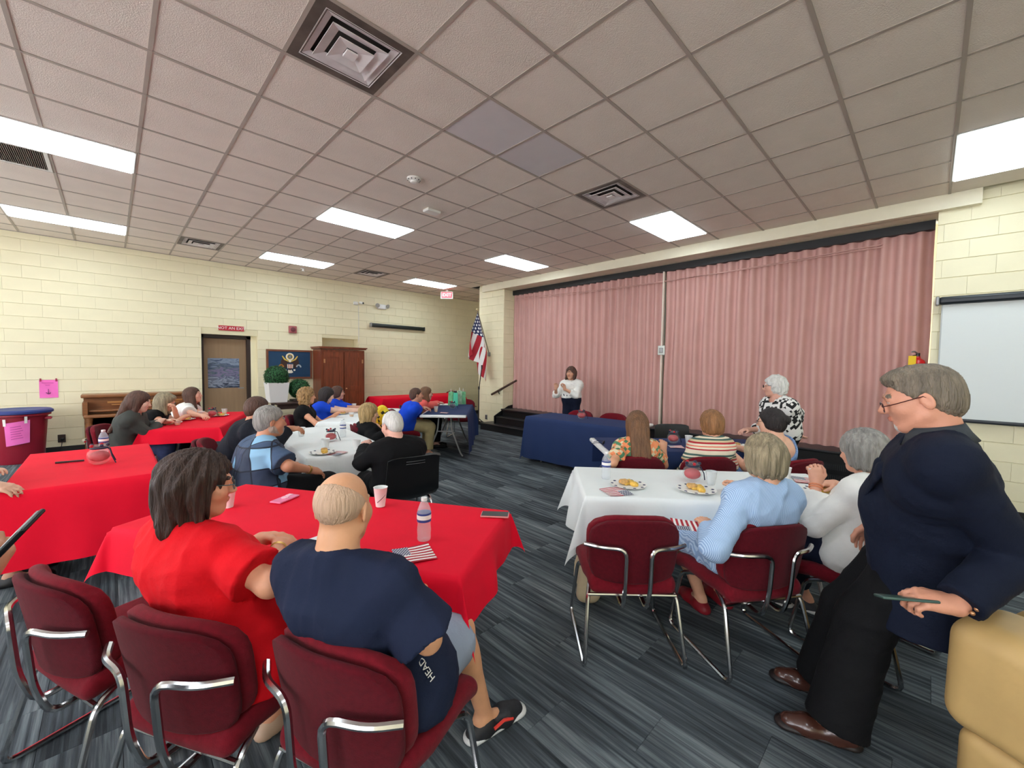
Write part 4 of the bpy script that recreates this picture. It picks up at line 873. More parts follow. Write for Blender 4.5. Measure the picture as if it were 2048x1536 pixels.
for k, (px, wd, h_, nm) in enumerate((((902, 810), .16, .27, 'pale green patterned gift bag next to the mint bag'), ((911, 811), .12, .26, 'mint green gift bag with a black item on top'), ((919, 808), .15, .28, 'green and white gift bag behind the mint bag'), ((926, 808), .13, .26, 'dark green leafy gift bag at the row end'))):
    o = empty('gift_bag', nm, 'bag', at(*px), .8+.1*k); b = MB(); x, y_ = wd/2, .05
    b.add([(-x, -y_, 0), (x, -y_, 0), (x, y_, 0), (-x, y_, 0), (-x, -y_*.8, h_), (x, -y_*.8, h_), (x, y_*.8, h_), (-x, y_*.8, h_)], [(3, 2, 1, 0), (0, 1, 5, 4), (1, 2, 6, 5), (2, 3, 7, 6), (3, 0, 4, 7)]); b.build('bag_body', M_bag[k % 3], o, smooth=False)
    MB().tube(fillet([(-x*.5, 0, h_-.01), (-x*.5, 0, h_+.06), (x*.5, 0, h_+.06), (x*.5, 0, h_-.01)], .03), .003, 5).build('handle', M_whitetxt, o)
    if k == 1: MB().box((0, 0, h_), (wd*.8, .05, .07)).build('black_item', M_blackp, o, smooth=False)
# handbag on the floor
o = empty('handbag', 'tan and brown handbag on the carpet under the white cloth', 'bag', (*PZ(1180, 1165, 0)[:2], 0), math.radians(40)); o.location = (2.33, 1.60, 0)
M_tan = mat('tan_leather', rgb(196, 178, 146), .6, var=.12, scale=6, bump=.2, bscale=30)
MB().rbox((0, 0, .17), (.38, .16, .32), .06, 4, 4, lambda p: (p[0]*(1-.25*(p[2]+.16)), p[1]*(1-.5*max(0, p[2])/.16)+.01*math.sin(p[0]*22+p[2]*9), p[2]+.012*math.sin(p[0]*25))).build('bag_body', M_tan, o)
for s_ in (-1, 1): MB().tube(fillet([(-.1, s_*.05, .30), (-.09, s_*.08, .40), (.09, s_*.08, .40), (.1, s_*.05, .30)], .06), .009, 6).build('handle', mat('brown_leather', rgb(110, 58, 36), .5), o)
MB().rbox((.10, -.085, .15), (.05, .012, .26), .005, 2).build('brown_panel', MATS['brown_leather'], o)
# sofa the man in the blazer leans on
M_sofa = mat('tan_sofa_leather', rgb(196, 162, 104), .48, var=.10, scale=5, bump=.25, bscale=16)
o = empty('leather_sofa', 'tan leather sofa whose back the standing man leans on', 'sofa', (2.02, -.06, 0), math.radians(-29))
MB().rbox((.82, -.50, .22), (1.62, .92, .36), .06, 4, 4).build('base', M_sofa, o)
for k, (x0, x1) in enumerate(((.0, .27), (.28, .93), (.94, 1.62))):
    MB().rbox(((x0+x1)/2, -.15, .565), (x1-x0, .28, .37), .07, 5, 5, lambda p: (p[0]*(1-.06*p[2]/.18), p[1]*(1+.10*math.cos(p[0]*7)), p[2]+.012*math.sin(p[0]*12+1)+.008*math.cos(p[1]*14))).build('arm_rest' if k == 0 else 'back_cushion', M_sofa, o)
MB().rbox((.135, -.60, .48), (.27, .66, .24), .09, 5, 4).build('arm_rest', M_sofa, o)
for k in range(2): MB().rbox((.60+k*.66, -.62, .455), (.65, .62, .15), .05, 4, 4).build('seat_cushion', M_sofa, o)
for sx in (.08, 1.55):
    for sy in (-.9, -.1): MB().lathe([(.02, 0), (.03, .05)], (sx, sy, 0), 10).build('foot', M_dark, o)
# ---------------------------------------------------------------- people: smooth implicit bodies turned into meshes
class Fld:
    def __init__(s): s.p = []; s.disp = None
    def cone(s, a, b, ra, rb=None, k=.03, tag=0, op='u', flat=0, sq=None, flat0=0):
        s.p.append(('c', np.array(a, float), np.array(b, float), ra, ra if rb is None else rb, k, tag, op, flat, sq, flat0)); return s
    def ell(s, c, r, k=.03, tag=0, op='u', ax=None):
        r = np.array(r if hasattr(r, '__len__') else (r, r, r), float); s.p.append(('e', np.array(c, float), r, k, tag, op, np.eye(3) if ax is None else np.array(ax, float))); return s
    def cut(s, pt, n): s.p.append(('x', np.array(pt, float), nrm(n))); return s
    def bounds(s):
        lo = np.full(3, 9e9); hi = -lo
        for q in s.p:
            if q[0] == 'c' and q[7] == 'u':
                r = max(q[3], q[4]); lo = np.minimum(lo, np.minimum(q[1], q[2])-r); hi = np.maximum(hi, np.maximum(q[1], q[2])+r)
            elif q[0] == 'e' and q[5] == 'u': r = max(q[2]); lo = np.minimum(lo, q[1]-r); hi = np.maximum(hi, q[1]+r)
        return lo-.03, hi+.03
    def field(s, lo, h, n):
        ax = [lo[i]+h*np.arange(n[i]) for i in range(3)]
        D = np.full(n, .2, np.float32); TG = np.zeros(n, np.int8)
        for q in s.p:
            if q[0] == 'x':
                d = (ax[0]-q[1][0])[:, None, None]*q[2][0]+(ax[1]-q[1][1])[None, :, None]*q[2][1]+(ax[2]-q[1][2])[None, None, :]*q[2][2]
                np.maximum(D, d.astype(np.float32), out=D); continue
            if q[0] == 'c': blo = np.minimum(q[1], q[2])-max(q[3], q[4]); bhi = np.maximum(q[1], q[2])+max(q[3], q[4]); k, tg, op = q[5], q[6], q[7]
            else: blo = q[1]-max(q[2]); bhi = q[1]+max(q[2]); k, tg, op = q[3], q[4], q[5]
            mg = k+2.5*h+.012
            i0 = [max(0, int((blo[i]-mg-lo[i])/h)) for i in range(3)]; i1 = [min(n[i], int((bhi[i]+mg-lo[i])/h)+2) for i in range(3)]
            if any(i1[i] <= i0[i] for i in range(3)): continue
            sl = tuple(slice(i0[i], i1[i]) for i in range(3))
            X = (ax[0][sl[0]]-q[1][0])[:, None, None].astype(np.float32); Y = (ax[1][sl[1]]-q[1][1])[None, :, None].astype(np.float32); Z = (ax[2][sl[2]]-q[1][2])[None, None, :].astype(np.float32)
            if q[0] == 'c':
                ba = q[2]-q[1]; l2 = max(1e-9, ba@ba); t0 = (X*ba[0]+Y*ba[1]+Z*ba[2])/l2; t = np.clip(t0, 0, 1)
                dx, dy, dz = X-t*ba[0], Y-t*ba[1], Z-t*ba[2]; sc = 1.0
                if q[9] is not None:
                    nv, f = q[9]; e = (dx*nv[0]+dy*nv[1]+dz*nv[2])*(1/f-1); dx, dy, dz = dx+e*nv[0], dy+e*nv[1], dz+e*nv[2]; sc = .8 if f < 1 else 1
                d = (np.sqrt(dx*dx+dy*dy+dz*dz)-(q[3]+(q[4]-q[3])*t))*sc
                if q[8]: d = np.maximum(d, (t0-1)*math.sqrt(l2))
                if q[10]: d = np.maximum(d, -t0*math.sqrt(l2))
            else:
                A = q[6]; u = X*A[0][0]+Y*A[0][1]+Z*A[0][2]; v = X*A[1][0]+Y*A[1][1]+Z*A[1][2]; w_ = X*A[2][0]+Y*A[2][1]+Z*A[2][2]; r = q[2]
                k0 = np.sqrt((u/r[0])**2+(v/r[1])**2+(w_/r[2])**2); k1 = np.sqrt((u/r[0]**2)**2+(v/r[1]**2)**2+(w_/r[2]**2)**2)+1e-6; d = k0*(k0-1)/k1
            d = d.astype(np.float32); C = D[sl]
            if op == 'u':
                m = d < C; TG[sl][m] = tg
                hh = np.maximum(k-np.abs(C-d), 0)/k; D[sl] = np.minimum(C, d)-hh*hh*k*.25
            else:
                d = -d; hh = np.maximum(k-np.abs(C-d), 0)/k; D[sl] = np.maximum(C, d)+hh*hh*k*.25
                if tg: m = (d > C-.002); TG[sl][m] = tg
        if s.disp is not None: D += s.disp(ax[0][:, None, None].astype(np.float32), ax[1][None, :, None].astype(np.float32), ax[2][None, None, :].astype(np.float32)).astype(np.float32)
        return D, TG
    def mesh(s, h, lo=None, hi=None):
        if lo is None: lo, hi = s.bounds()
        lo = np.asarray(lo, float); n = tuple(int(math.ceil(v/h))+1 for v in (np.asarray(hi)-lo)); D, TG = s.field(lo, h, n)
        return nets(D, TG, lo, h)
CORN = np.array([(i, j, k) for i in (0, 1) for j in (0, 1) for k in (0, 1)])
EDG = [(a, b) for a in range(8) for b in range(a+1, 8) if np.abs(CORN[a]-CORN[b]).sum() == 1]
def nets(D, TG, lo, h):
    ins = D < 0; cnt = np.zeros(tuple(v-1 for v in D.shape), np.int8)
    for c in CORN: cnt += ins[c[0]:c[0]+cnt.shape[0], c[1]:c[1]+cnt.shape[1], c[2]:c[2]+cnt.shape[2]]
    act = np.argwhere((cnt > 0) & (cnt < 8)); idx = np.full(cnt.shape, -1, np.int32)
    if len(act) == 0: return np.zeros((0, 3)), np.zeros((0, 4), int), np.zeros(0, int)
    idx[act[:, 0], act[:, 1], act[:, 2]] = np.arange(len(act))
    dv = np.stack([D[act[:, 0]+c[0], act[:, 1]+c[1], act[:, 2]+c[2]] for c in CORN], 1); S = np.zeros((len(act), 3)); C = np.zeros(len(act))
    for a, b in EDG:
        da, db = dv[:, a], dv[:, b]; m = (da < 0) != (db < 0); t = np.where(m, da/np.where(m, da-db, 1), 0); S += np.where(m[:, None], CORN[a]+t[:, None]*(CORN[b]-CORN[a]), 0); C += m
    V = lo+h*(act+S/C[:, None]); tg = TG[act[:, 0], act[:, 1], act[:, 2]]; Q = []
    for ax in range(3):
        u, v = (ax+1) % 3, (ax+2) % 3; sa = [slice(None)]*3; sb = [slice(None)]*3; sa[ax] = slice(0, -1); sb[ax] = slice(1, None)
        A, B_ = ins[tuple(sa)], ins[tuple(sb)]; e = np.argwhere(A != B_); ok = (e[:, u] >= 1) & (e[:, v] >= 1) & (e[:, u] < D.shape[u]-1) & (e[:, v] < D.shape[v]-1); e = e[ok]
        if len(e) == 0: continue
        fwd = A[e[:, 0], e[:, 1], e[:, 2]]; q = []
        for du, dv_ in ((-1, -1), (0, -1), (0, 0), (-1, 0)):
            c = e.copy(); c[:, u] += du; c[:, v] += dv_; q.append(idx[c[:, 0], c[:, 1], c[:, 2]])
        q = np.stack(q, 1); q[~fwd] = q[~fwd][:, ::-1]; Q.append(q)
    Q = np.concatenate(Q); Q = Q[(Q >= 0).all(1)]; return V, Q, tg[Q[:, 0]]
def np_mesh(name, V, Q, mats, mi=None):
    me = bpy.data.meshes.new(name); me.vertices.add(len(V)); me.vertices.foreach_set('co', np.asarray(V, np.float32).ravel())
    me.loops.add(4*len(Q)); me.loops.foreach_set('vertex_index', np.asarray(Q, np.int32).ravel()); me.polygons.add(len(Q)); me.polygons.foreach_set('loop_start', np.arange(0, 4*len(Q), 4, dtype=np.int32))
    for m in mats: me.materials.append(m)
    if mi is not None: me.polygons.foreach_set('material_index', np.asarray(mi, np.int32))
    me.polygons.foreach_set('use_smooth', np.ones(len(Q), bool)); me.update(calc_edges=True); me.validate(); return me
def wrinkle(seed, amp, f=18, ani=(1, 1, 1)):
    """soft folds with sharper crests, warped so that they do not run straight"""
    rs = np.random.RandomState(seed); W = [(nrm(rs.randn(3)*np.array(ani))*f*(.7+.9*rs.rand()), rs.rand()*6.28, rs.rand()*6.28) for _ in range(4)]
    def fn(x, y, z):
        d = 0; wx = .5*np.sin(y*f*.45+z*f*.35+seed); wz = .5*np.sin(x*f*.5+y*f*.3+2*seed)
        for k, p, p2 in W:
            r = 1-np.abs(np.sin(x*k[0]+y*k[1]+z*k[2]+p+1.6*wx-1.1*wz)); m = .5+.5*np.sin(x*k[1]*.5-y*k[2]*.4+z*k[0]*.45+p2); d = d+(r*r*m-.07)
        return -amp*1.15*d
    return fn
def ik(S, Wp, l1, l2, pole):
    d = Wp-S; L = np.linalg.norm(d)
    if L > (l1+l2)*.995: Wp = S+d/L*(l1+l2)*.995; d = Wp-S; L = np.linalg.norm(d)
    a = (l1*l1-l2*l2+L*L)/(2*L); hh = math.sqrt(max(0, l1*l1-a*a)); u = d/L; p = np.array(pole, float); p = nrm(p-u*(p@u)); return S+u*a+p*hh, Wp
def hand(f, W, dr, nv, side, curl=.5, spread=.03, s=1.0, tag=0):
    """five-fingered hand: wrist W, pointing along dr, palm faces nv, side +1 right / -1 left"""
    dr = nrm(dr); nv = nrm(np.array(nv, float)-dr*(np.array(nv, float)@dr)); ac = -np.cross(nv, dr)*side      # ac: towards the thumb
    f.cone(W, W+dr*.045*s, .026*s, .028*s, .02, tag)
    f.cone(W+dr*.03*s+ac*.018*s, W+dr*.085*s+ac*.026*s, .018*s, .015*s, .015, tag); f.cone(W+dr*.03*s-ac*.016*s, W+dr*.078*s-ac*.026*s, .017*s, .014*s, .015, tag); f.cone(W+dr*.03*s, W+dr*.085*s, .018*s, .015*s, .015, tag)
    for i, (o, L) in enumerate(((.030, .073), (.010, .081), (-.010, .075), (-.029, .058))):
        p = W+dr*(.088-.004*abs(i-1))*s+ac*o*s; d = nrm(dr+ac*spread*(1.5-i)); n = nv; c = curl[i] if hasattr(curl, '__len__') else curl
        for j, (fr, cc) in enumerate(((.45, .75), (.30, 1.0), (.25, .8))):
            a = c*cc; d, n = d*math.cos(a)+n*math.sin(a), n*math.cos(a)-d*math.sin(a)
            q = p+d*L*fr*s; f.cone(p, q, (.0092-.0011*j)*s, (.0086-.0011*j)*s, .004, tag); p = q
    c = (curl[0] if hasattr(curl, '__len__') else curl)*.6
    b = W+dr*.026*s+ac*.026*s; t1 = b+nrm(dr*.62+ac*.62+nv*.35)*.042*s; t2 = t1+nrm(dr*.9+ac*(.3-.4*c)+nv*(.2+.6*c))*.034*s; t3 = t2+nrm(dr*.9-ac*(.05+.5*c)+nv*(.25+.6*c))*.026*s
    f.cone(b, t1, .016*s, .012*s, .012, tag); f.cone(t1, t2, .0115*s, .0105*s, .005, tag); f.cone(t2, t3, .0105*s, .009*s, .005, tag)
SKIN = {}
def skin(tone):
    if tone not in SKIN: SKIN[tone] = mat('skin_%d' % len(SKIN), rgb(*tone), .5, var=.07, scale=14, bump=.08, bscale=120)
    return SKIN[tone]
M_eyew = mat('eye_white', rgb(235, 230, 224), .3); M_iris = mat('eye_iris', rgb(50, 40, 34), .2)
def lipmat(t): return mat('lip_%d_%d_%d' % t, rgb(int(t[0]*.90), int(t[1]*.76), int(t[2]*.76)), .45)
def hairmat(name, col, var=.35):
    if name in MATS: return MATS[name]
    m = mat(name, rgb(*col), .55, var=var, scale=5, vscale=(9, 9, 1.2), bump=1.0, bscale=9, bvec=(16, 16, 1.4)); return m
def head_prims(f, c, A, s, female, beard=0):
    """A rows: right, forward, up"""
    Rv, Fv, Uv = A; P = lambda x, y, z: c+(Rv*x+Fv*y+Uv*z)*s
    jw = .92 if female else 1.0
    f.ell(P(0, -.014, .030), np.array((.075, .097, .086))*s, .03, 0, 'u', A)
    f.ell(P(0, .034, -.042), np.array((.060*jw, .062, .078))*s, .035, 0, 'u', A)
    f.ell(P(0, .066, -.098), np.array((.026, .022, .018))*s*jw, .012 if beard == 2 else .03, 5 if beard else 0, 'u', A)
    for q in (-1, 1):
        f.cone(P(q*.052*jw, .002, -.06), P(q*.022*jw, .060, -.096), .019*s, .016*s, .03, 5 if beard == 1 else 0); f.ell(P(q*.040, .058, -.026), .028*s, .03)
        f.ell(P(q*.032, .102, .001), .017*s, .014, 0, 's'); f.ell(P(q*.031, .0785, .0), .0132*s, .002, 1); f.ell(P(q*.031, .0872, .0), .0058*s, .001, 2); f.ell(P(q*.031, .0782, .0062), np.array((.0155, .0140, .0105))*s, .002, 0, 'u', A); f.ell(P(q*.031, .0780, -.0085), np.array((.015, .0138, .0075))*s, .002, 0, 'u', A)
        f.cone(P(q*.016, .0935, .021), P(q*.046, .083, .023), .0045*s, .003*s, .004, 4); f.ell(P(q*.0115, .103, -.033), .0085*s, .008)
        ea = np.array([nrm(Rv*.95+Fv*q*.3), nrm(Fv*.95-Rv*q*.3-Uv*.15), Uv]); f.ell(P(q*.078, -.008, -.008), np.array((.0075, .019, .031))*s, .006, 0, 'u', ea); f.ell(P(q*.086, -.006, -.004), np.array((.005, .010, .018))*s, .004, 0, 's', ea)
    f.cone(P(-.03, .082, .018), P(.03, .082, .018), .012*s, .012*s, .02)
    f.cone(P(0, .088, .012), P(0, .113, -.029), .0075*s, .0115*s, .012)
    f.ell(P(0, .0945, -.0595), np.array((.023, .0085, .0052))*s, .004, 3, 'u', A); f.ell(P(0, .0925, -.068), np.array((.020, .0085, .0058))*s, .004, 3, 'u', A)
    f.cone(P(0, -.02, -.05), P(0, -.038, -.15), .052*s*jw, .056*s*jw, .03)
    if beard == 1: f.ell(P(0, .058, -.075), np.array((.046, .045, .045))*s, .012, 5, 'u', A); f.ell(P(0, .092, -.066), np.array((.022, .010, .006))*s, .003, 3, 'u', A)
def glasses(parent, c, A, s, base, m, drop=0.0):
    Rv, Fv, Uv = A; P = lambda x, y, z: c-base+(Rv*x+Fv*y+Uv*z)*s
    g = bpy.data.objects.new('eyeglasses', None); COL.objects.link(g); g.parent = parent
    for q in (-1, 1):
        MB().tube([P(q*.033+.024*math.cos(t), .108, -.002-drop+.017*math.sin(t)) for t in np.linspace(0, 6.28, 18)[:-1]], .0017, 5, closed=True).build('rim', m, g)
        MB().tube([P(q*.057, .107, .004-drop), P(q*.074, .08, .006-drop*.8), P(q*.080, .0, .010), P(q*.080, -.018, -.006)], .0018, 5).build('temple', m, g)
        MB().add([P(q*.033+.022*math.cos(t), .108, -.002-drop+.015*math.sin(t)) for t in np.linspace(0, 6.28, 13)[:-1]], [tuple(range(12))]).build('lens', M_glass, g, smooth=False)
    MB().tube([P(-.010, .108, .002-drop), P(0, .111, .005-drop), P(.010, .108, .002-drop)], .0017, 5).build('bridge', m, g)
def hair_mesh(parent, base, c, A, s, kind, m, h, seed, opt):
    Rv, Fv, Uv = A; P = lambda x, y, z: c+(Rv*x+Fv*y+Uv*z)*s; f = Fld(); t = opt.get('t', .012)
    amp, fr = opt.get('amp', .0025), opt.get('freq', 26)
    f.ell(P(0, -.016, .032), np.array((.075+t, .097+t, .086+t))*s, .02, 0, 'u', A)
    if kind in ('short', 'fringe'):
        if kind == 'short': f.ell(P(0, -.06, -.02), np.array((.066, .06, .07))*s, .03, 0, 'u', A)
        if kind == 'short' and opt.get('quiff'): f.ell(P(0, .040, .088), np.array((.058, .052, .026))*s, .03, 0, 'u', A)
        f.ell(P(0, .088, -.03), np.array((.090, .066, .088))*s, .012, 0, 's', A)
        f.cut(P(0, .075, .055), Fv*.70-Uv*.71) if kind == 'short' else None
        for q in (-1, 1): f.ell(P(q*.085, .002, -.020), np.array((.03, .028, .036))*s, .01, 0, 's', A)
        if kind == 'fringe': f.cut(P(0, -.02, .045), nrm(Uv*.8+Fv*.6)); f.cut(P(0, .03, .0), Fv)
        f.cut(P(0, 0, -.088), -Uv)
    else:
        L = opt.get('len', .13); wd = opt.get('w', .10); bk = opt.get('back', .055)
        f.ell(P(0, -.045, -.02), np.array((wd*.93, .085, .10))*s, .04, 0, 'u', A)
        for q in (-1, 1):
            f.cone(P(q*wd*.62, -.005, .02), P(q*wd*.72, .0+opt.get('fwd', 0), -L*.8), .036*s, .030*s, .04)
            f.cone(P(q*wd*.35, -bk, .0), P(q*wd*.45, -bk-.01, -L), .045*s, .036*s, .05)
        if opt.get('long'):
            dn = np.array([0, 0, -1.]); lo_ = opt['long']; bo = P(0, -bk-.03, -.06); bv = opt.get('lv', dn)
            for q in (-1, -.33, .33, 1): f.cone(bo+Rv*q*.05*s, bo+Rv*q*opt.get('lw', .07)*s+nrm(bv)*lo_, .035*s, .018*s, .03)
        if opt.get('front'):
            for q in (-1, 1): f.cone(P(q*.075, .01, -.04), P(q*.085, .05, -.10)+np.array([0, 0, -opt['front']]), .03*s, .02*s, .03)
        if opt.get('bun'): f.ell(P(*opt['bun']), np.array((.048, .04, .044))*s, .012, 0, 'u', A)
        f.ell(P(0, .100, opt.get('face', -.045)), np.array((.070, .080, .098))*s, .018, 0, 's', A)
        if opt.get('bang'): f.ell(P(0, .075, .075), np.array((.062, .028, .032))*s, .02, 0, 'u', A)
        f.cone(P(0, .01, -.05), P(0, -.03, -.19), .052*s, .058*s, .012, 0, 's') if not opt.get('long') else None
    ph = np.random.RandomState(seed).rand(6)*6
    def dsp(x, y, z):
        dx, dy, dz = x-c[0], y-c[1], z-c[2]; r = dx*Rv[0]+dy*Rv[1]+dz*Rv[2]; fo = dx*Fv[0]+dy*Fv[1]+dz*Fv[2]; u = dx*Uv[0]+dy*Uv[1]+dz*Uv[2]
        if opt.get('curl'): return amp*(np.sin(r*95+3*np.sin(u*60+ph[0]))+np.sin(u*105+3*np.sin(fo*70+ph[1]))+np.sin(fo*100+3*np.sin(r*60+ph[2])))*.6
        th = np.arctan2(r, -fo+.02); return amp*(np.sin(th*fr+7*u+2*np.sin(u*22+ph[0]))+.7*np.sin(th*fr*2.3+ph[1]+12*u)+.5*np.sin(u*40+th*4+ph[3]))*.6
    f.disp = dsp
    V, Q, _ = f.mesh(h)
    return link('hair', np_mesh('hair', V-base, Q, [m]), parent)
SEED = [0]
def person(label, hip, yaw, head, hyaw, hpit=0, roll=0, g=1.0, sw=.142, female=True, tone=(222, 170, 142), hs=.95, arms=None, legs=None, top=None, bottom=None, hair=None, shoes=None, glass=None, near=0, beard=0, belly=0, stand=False, name='person', beardm=None, cfw=0.0, gdrop=0.0):
    SEED[0] += 1; sd = SEED[0]
    hip = np.array(hip, float); hc = np.array(head, float); ty_ = math.radians(yaw); fw = np.array([math.cos(ty_), math.sin(ty_), 0]); rt = np.array([math.sin(ty_), -math.cos(ty_), 0]); up = np.array([0, 0, 1.])
    base = np.array([hip[0], hip[1], 0.]); hy, hp = math.radians(hyaw), math.radians(hpit)
    Fv = np.array([math.cos(hy)*math.cos(hp), math.sin(hy)*math.cos(hp), math.sin(hp)]); Rv = np.array([math.sin(hy), -math.cos(hy), 0]); Uv = np.cross(Rv, Fv)
    if roll: rr = math.radians(roll); Rv, Uv = Rv*math.cos(rr)+Uv*math.sin(rr), Uv*math.cos(rr)-Rv*math.sin(rr)
    A = np.array([Rv, Fv, Uv]); root = empty(name, label, 'person', base)
    Nb = hc-Uv*.10*hs-up*.075*hs-Fv*.035*hs                      # neck base
    spine = Nb-hip; sl = np.linalg.norm(spine); su = spine/sl; tf = nrm(np.cross(su, rt)) ; tf = tf if tf@fw > 0 else -tf
    Wp = hip+spine*.36-tf*.015*sl/.5+tf*cfw*.5; Cp = hip+spine*.73-tf*.015+tf*cfw
    sh = {q: Nb-su*.055+rt*q*sw-tf*.0 for q in (-1, 1)}
    def torso(f, t=0.0, k=.07, tg=0, th=0):
        f.cone(hip-rt*.075*g, hip+rt*.075*g, .115*g+max(t, th), None, k, tg); f.cone(Wp-rt*.07*g, Wp+rt*.07*g, .105*g+t, None, k, tg)
        f.cone(Cp-rt*.08*g*(sw/.17), Cp+rt*.08*g*(sw/.17), .110*(.5+.5*g)+t, None, k, tg)
        f.cone(sh[-1], sh[1], .046+t, None, .06, tg)
        for q in (-1, 1): f.cone(Nb+su*.01+rt*q*.03, sh[q]+rt*q*.0, .046+t*.8, .048+t, .05, tg)
        if belly: f.ell(Wp+tf*.06+su*.0, (.13+t+belly*.4, .13+t+belly*.4, .14+t+belly*.3), .06, tg)
        if female:
            for q in (-1, 1): f.ell(Cp+tf*.085*(.5+.5*g)-su*.02+rt*q*.075, .062*g+t*.7, .05, tg)
    arm = {}
    ar = arms or {}
    for q, nm in ((-1, 'L'), (1, 'R')):
        sp = ar.get(nm, {}); wr = np.array(sp['w'], float) if 'w' in sp else hip+fw*.30+rt*q*.10+up*.10
        l1, l2 = sp.get('l', (.285, .245)); pole = sp.get('pole', rt*q*.2-up*1.0-fw*.45)
        el, wr = ik(sh[q], wr, l1, l2, pole)
        if 'e' in sp: el = np.array(sp['e'], float); wr = np.array(sp['w'], float)
        arm[q] = (sh[q], el, wr, sp)
    leg = {}
    lg = legs or {}
    for q, nm in ((-1, 'L'), (1, 'R')):
        sp = lg.get(nm, {}); hj = hip+rt*q*.085*g-up*.02
        if stand: kn = np.array(sp.get('k', hip+rt*q*.09+fw*.01-up*(hip[2]-.50))); an = np.array(sp.get('a', np.array([hip[0], hip[1], .09])+rt*q*.10-fw*.02))
        else: kn = np.array(sp.get('k', hj+fw*.42-up*(hip[2]-.02-.50)+rt*q*.03)); an = np.array(sp.get('a', np.array([kn[0], kn[1], .09])-fw*.02))
        toe = np.array(sp.get('toe', fw), float); leg[q] = (hj, kn, an, nrm(toe*np.array([1, 1, 0])), sp)
    # body: one continuous surface, head and hands sampled more finely
    B_ = Fld(); torso(B_); bx = [(hc-.16*hs, hc+.16*hs)]
    for q in (-1, 1):
        s_, e_, w_, sp = arm[q]; B_.cone(s_, e_, .046*(.5+.5*g), .038*(.5+.5*g), .04); B_.cone(e_, w_, .040*(.5+.5*g), .026, .02)
        dr = np.array(sp.get('dir', w_-e_), float); nv = np.array(sp.get('nrm', -up+rt*-q*.3), float)
        hand(B_, w_, dr, nv, q, sp.get('curl', .45), s=.95 if female else 1.06); bx.append((w_+nrm(dr)*.07-.12, w_+nrm(dr)*.07+.12))
        hj, kn, an, toe, sp2 = leg[q]; B_.cone(hj, kn, .080*g, .055*(.6+.4*g), .04); B_.cone(kn, an, .054*(.6+.4*g), .034, .03); mid = kn+(an-kn)*.35-nrm(toe)*.015; B_.ell(mid, (.05*(.6+.4*g), .05*(.6+.4*g), .10), .04)
        B_.cone(an-up*.03-toe*.02, an-up*.058+toe*.15, .033, .022, .03); B_.cut(base, -up) if q == 1 else None
    head_prims(B_, hc, A, hs, female, beard); B_.cone(hc-Uv*.09*hs-Fv*.028*hs, Nb-su*.02, .052*hs, .062*hs, .03)
    hb = (.016, .013, .010)[near]; hh = (.0075, .006, .0042)[near]; hn = (.0075, .006, .0045)[near]; Vs, Qs, Ts = [], [], []; off = 0
    lo, hi = B_.bounds()
    for i, (l, u) in enumerate([(lo, hi)]+bx):
        st = hb if i == 0 else (hh if i == 1 else hn); V, Q, tg = B_.mesh(st, l, u); cen = V[Q].mean(1) if len(Q) else np.zeros((0, 3)); keep = np.ones(len(Q), bool)
        if i == 0:
            for (a, b) in bx: keep &= ~((cen > a+hb*1.2) & (cen < b-hb*1.2)).all(1)
        else:
            for (a, b) in bx[:i-1]: keep &= ~((cen > a+.004) & (cen < b-.004)).all(1)
        Vs.append(V); Qs.append(Q[keep]+off); Ts.append(tg[keep]); off += len(V)
    V = np.concatenate(Vs); Q = np.concatenate(Qs); tg = np.concatenate(Ts); us = np.unique(Q); rm = np.full(len(V), -1); rm[us] = np.arange(len(us))
    hm = (hair or {}).get('m'); link('body', np_mesh('body', V[us]-base, rm[Q], [skin(tone), M_eyew, M_iris, lipmat(tone), hm or M_iris, beardm or hm or M_iris], tg), root)
    hg = (.0135, .0105, .0085)[near]
    # clothes
    def sleeve(f, q, t, sl_, flare=0):
        s_, e_, w_, sp = arm[q]; ra, rb, rc = .047*(.5+.5*g)+t, .041*(.5+.5*g)+t+flare*.4, .030+t
        if sl_ <= 0: return
        if sl_ <= 1: f.ell(s_, ra*1.02, .05); f.cone(s_, s_+(e_-s_)*sl_, ra, ra+(rb-ra)*sl_+flare, .014, 0, 'u', 1)
        else: f.ell(s_, ra*1.02, .05); f.cone(s_, e_, ra, rb, .014); f.cone(e_, e_+(w_-e_)*(sl_-1), rb, rb+(rc-rb)*(sl_-1)+flare, .012, 0, 'u', 1)
    if top:
        f = Fld(); t = top.get('t', .012)+.003; bt = (bottom.get('t', .014)+.009) if bottom else 0; torso(f, t, th=bt)
        for q in (-1, 1): sleeve(f, q, t*top.get('st', 1.0), top.get('sleeve', .55), top.get('flare', .004))
        if top.get('skirt'):
            for q in (-1, 1): hj, kn, an, toe, sp = leg[q]; e_ = hj+(kn-hj)*top['skirt']; f.cone(hj, e_, .105*g+t, .085*g+t, .07, 0, 'u', 1)
        elif not stand:
            for q in (-1, 1): hj, kn, an, toe, sp = leg[q]; f.cone(hj, hj+(kn-hj)*.2, .086*g+max(t, bt), .086*g+max(t, bt), .05)
        if top.get('hem') is not None: f.cut(hip+su*top['hem'], -su if stand else -up)
        if top.get('tail'): f.cone(hip-rt*.07*g, hip-rt*.07*g-up*top['tail'], .115*g+t, .12*g+t, .06, 0, 'u', 1); f.cone(hip+rt*.07*g, hip+rt*.07*g-up*top['tail'], .115*g+t, .12*g+t, .06, 0, 'u', 1)
        ne = top.get('neck', .062); f.cone(Nb-su*.02+tf*.012, hc, ne, ne+.02, .012, 0, 's'); 
        if top.get('scoop'): f.ell(Nb-su*.03+tf*top.get('sdir', .06), (top['scoop'],)*3, .01, 0, 's')
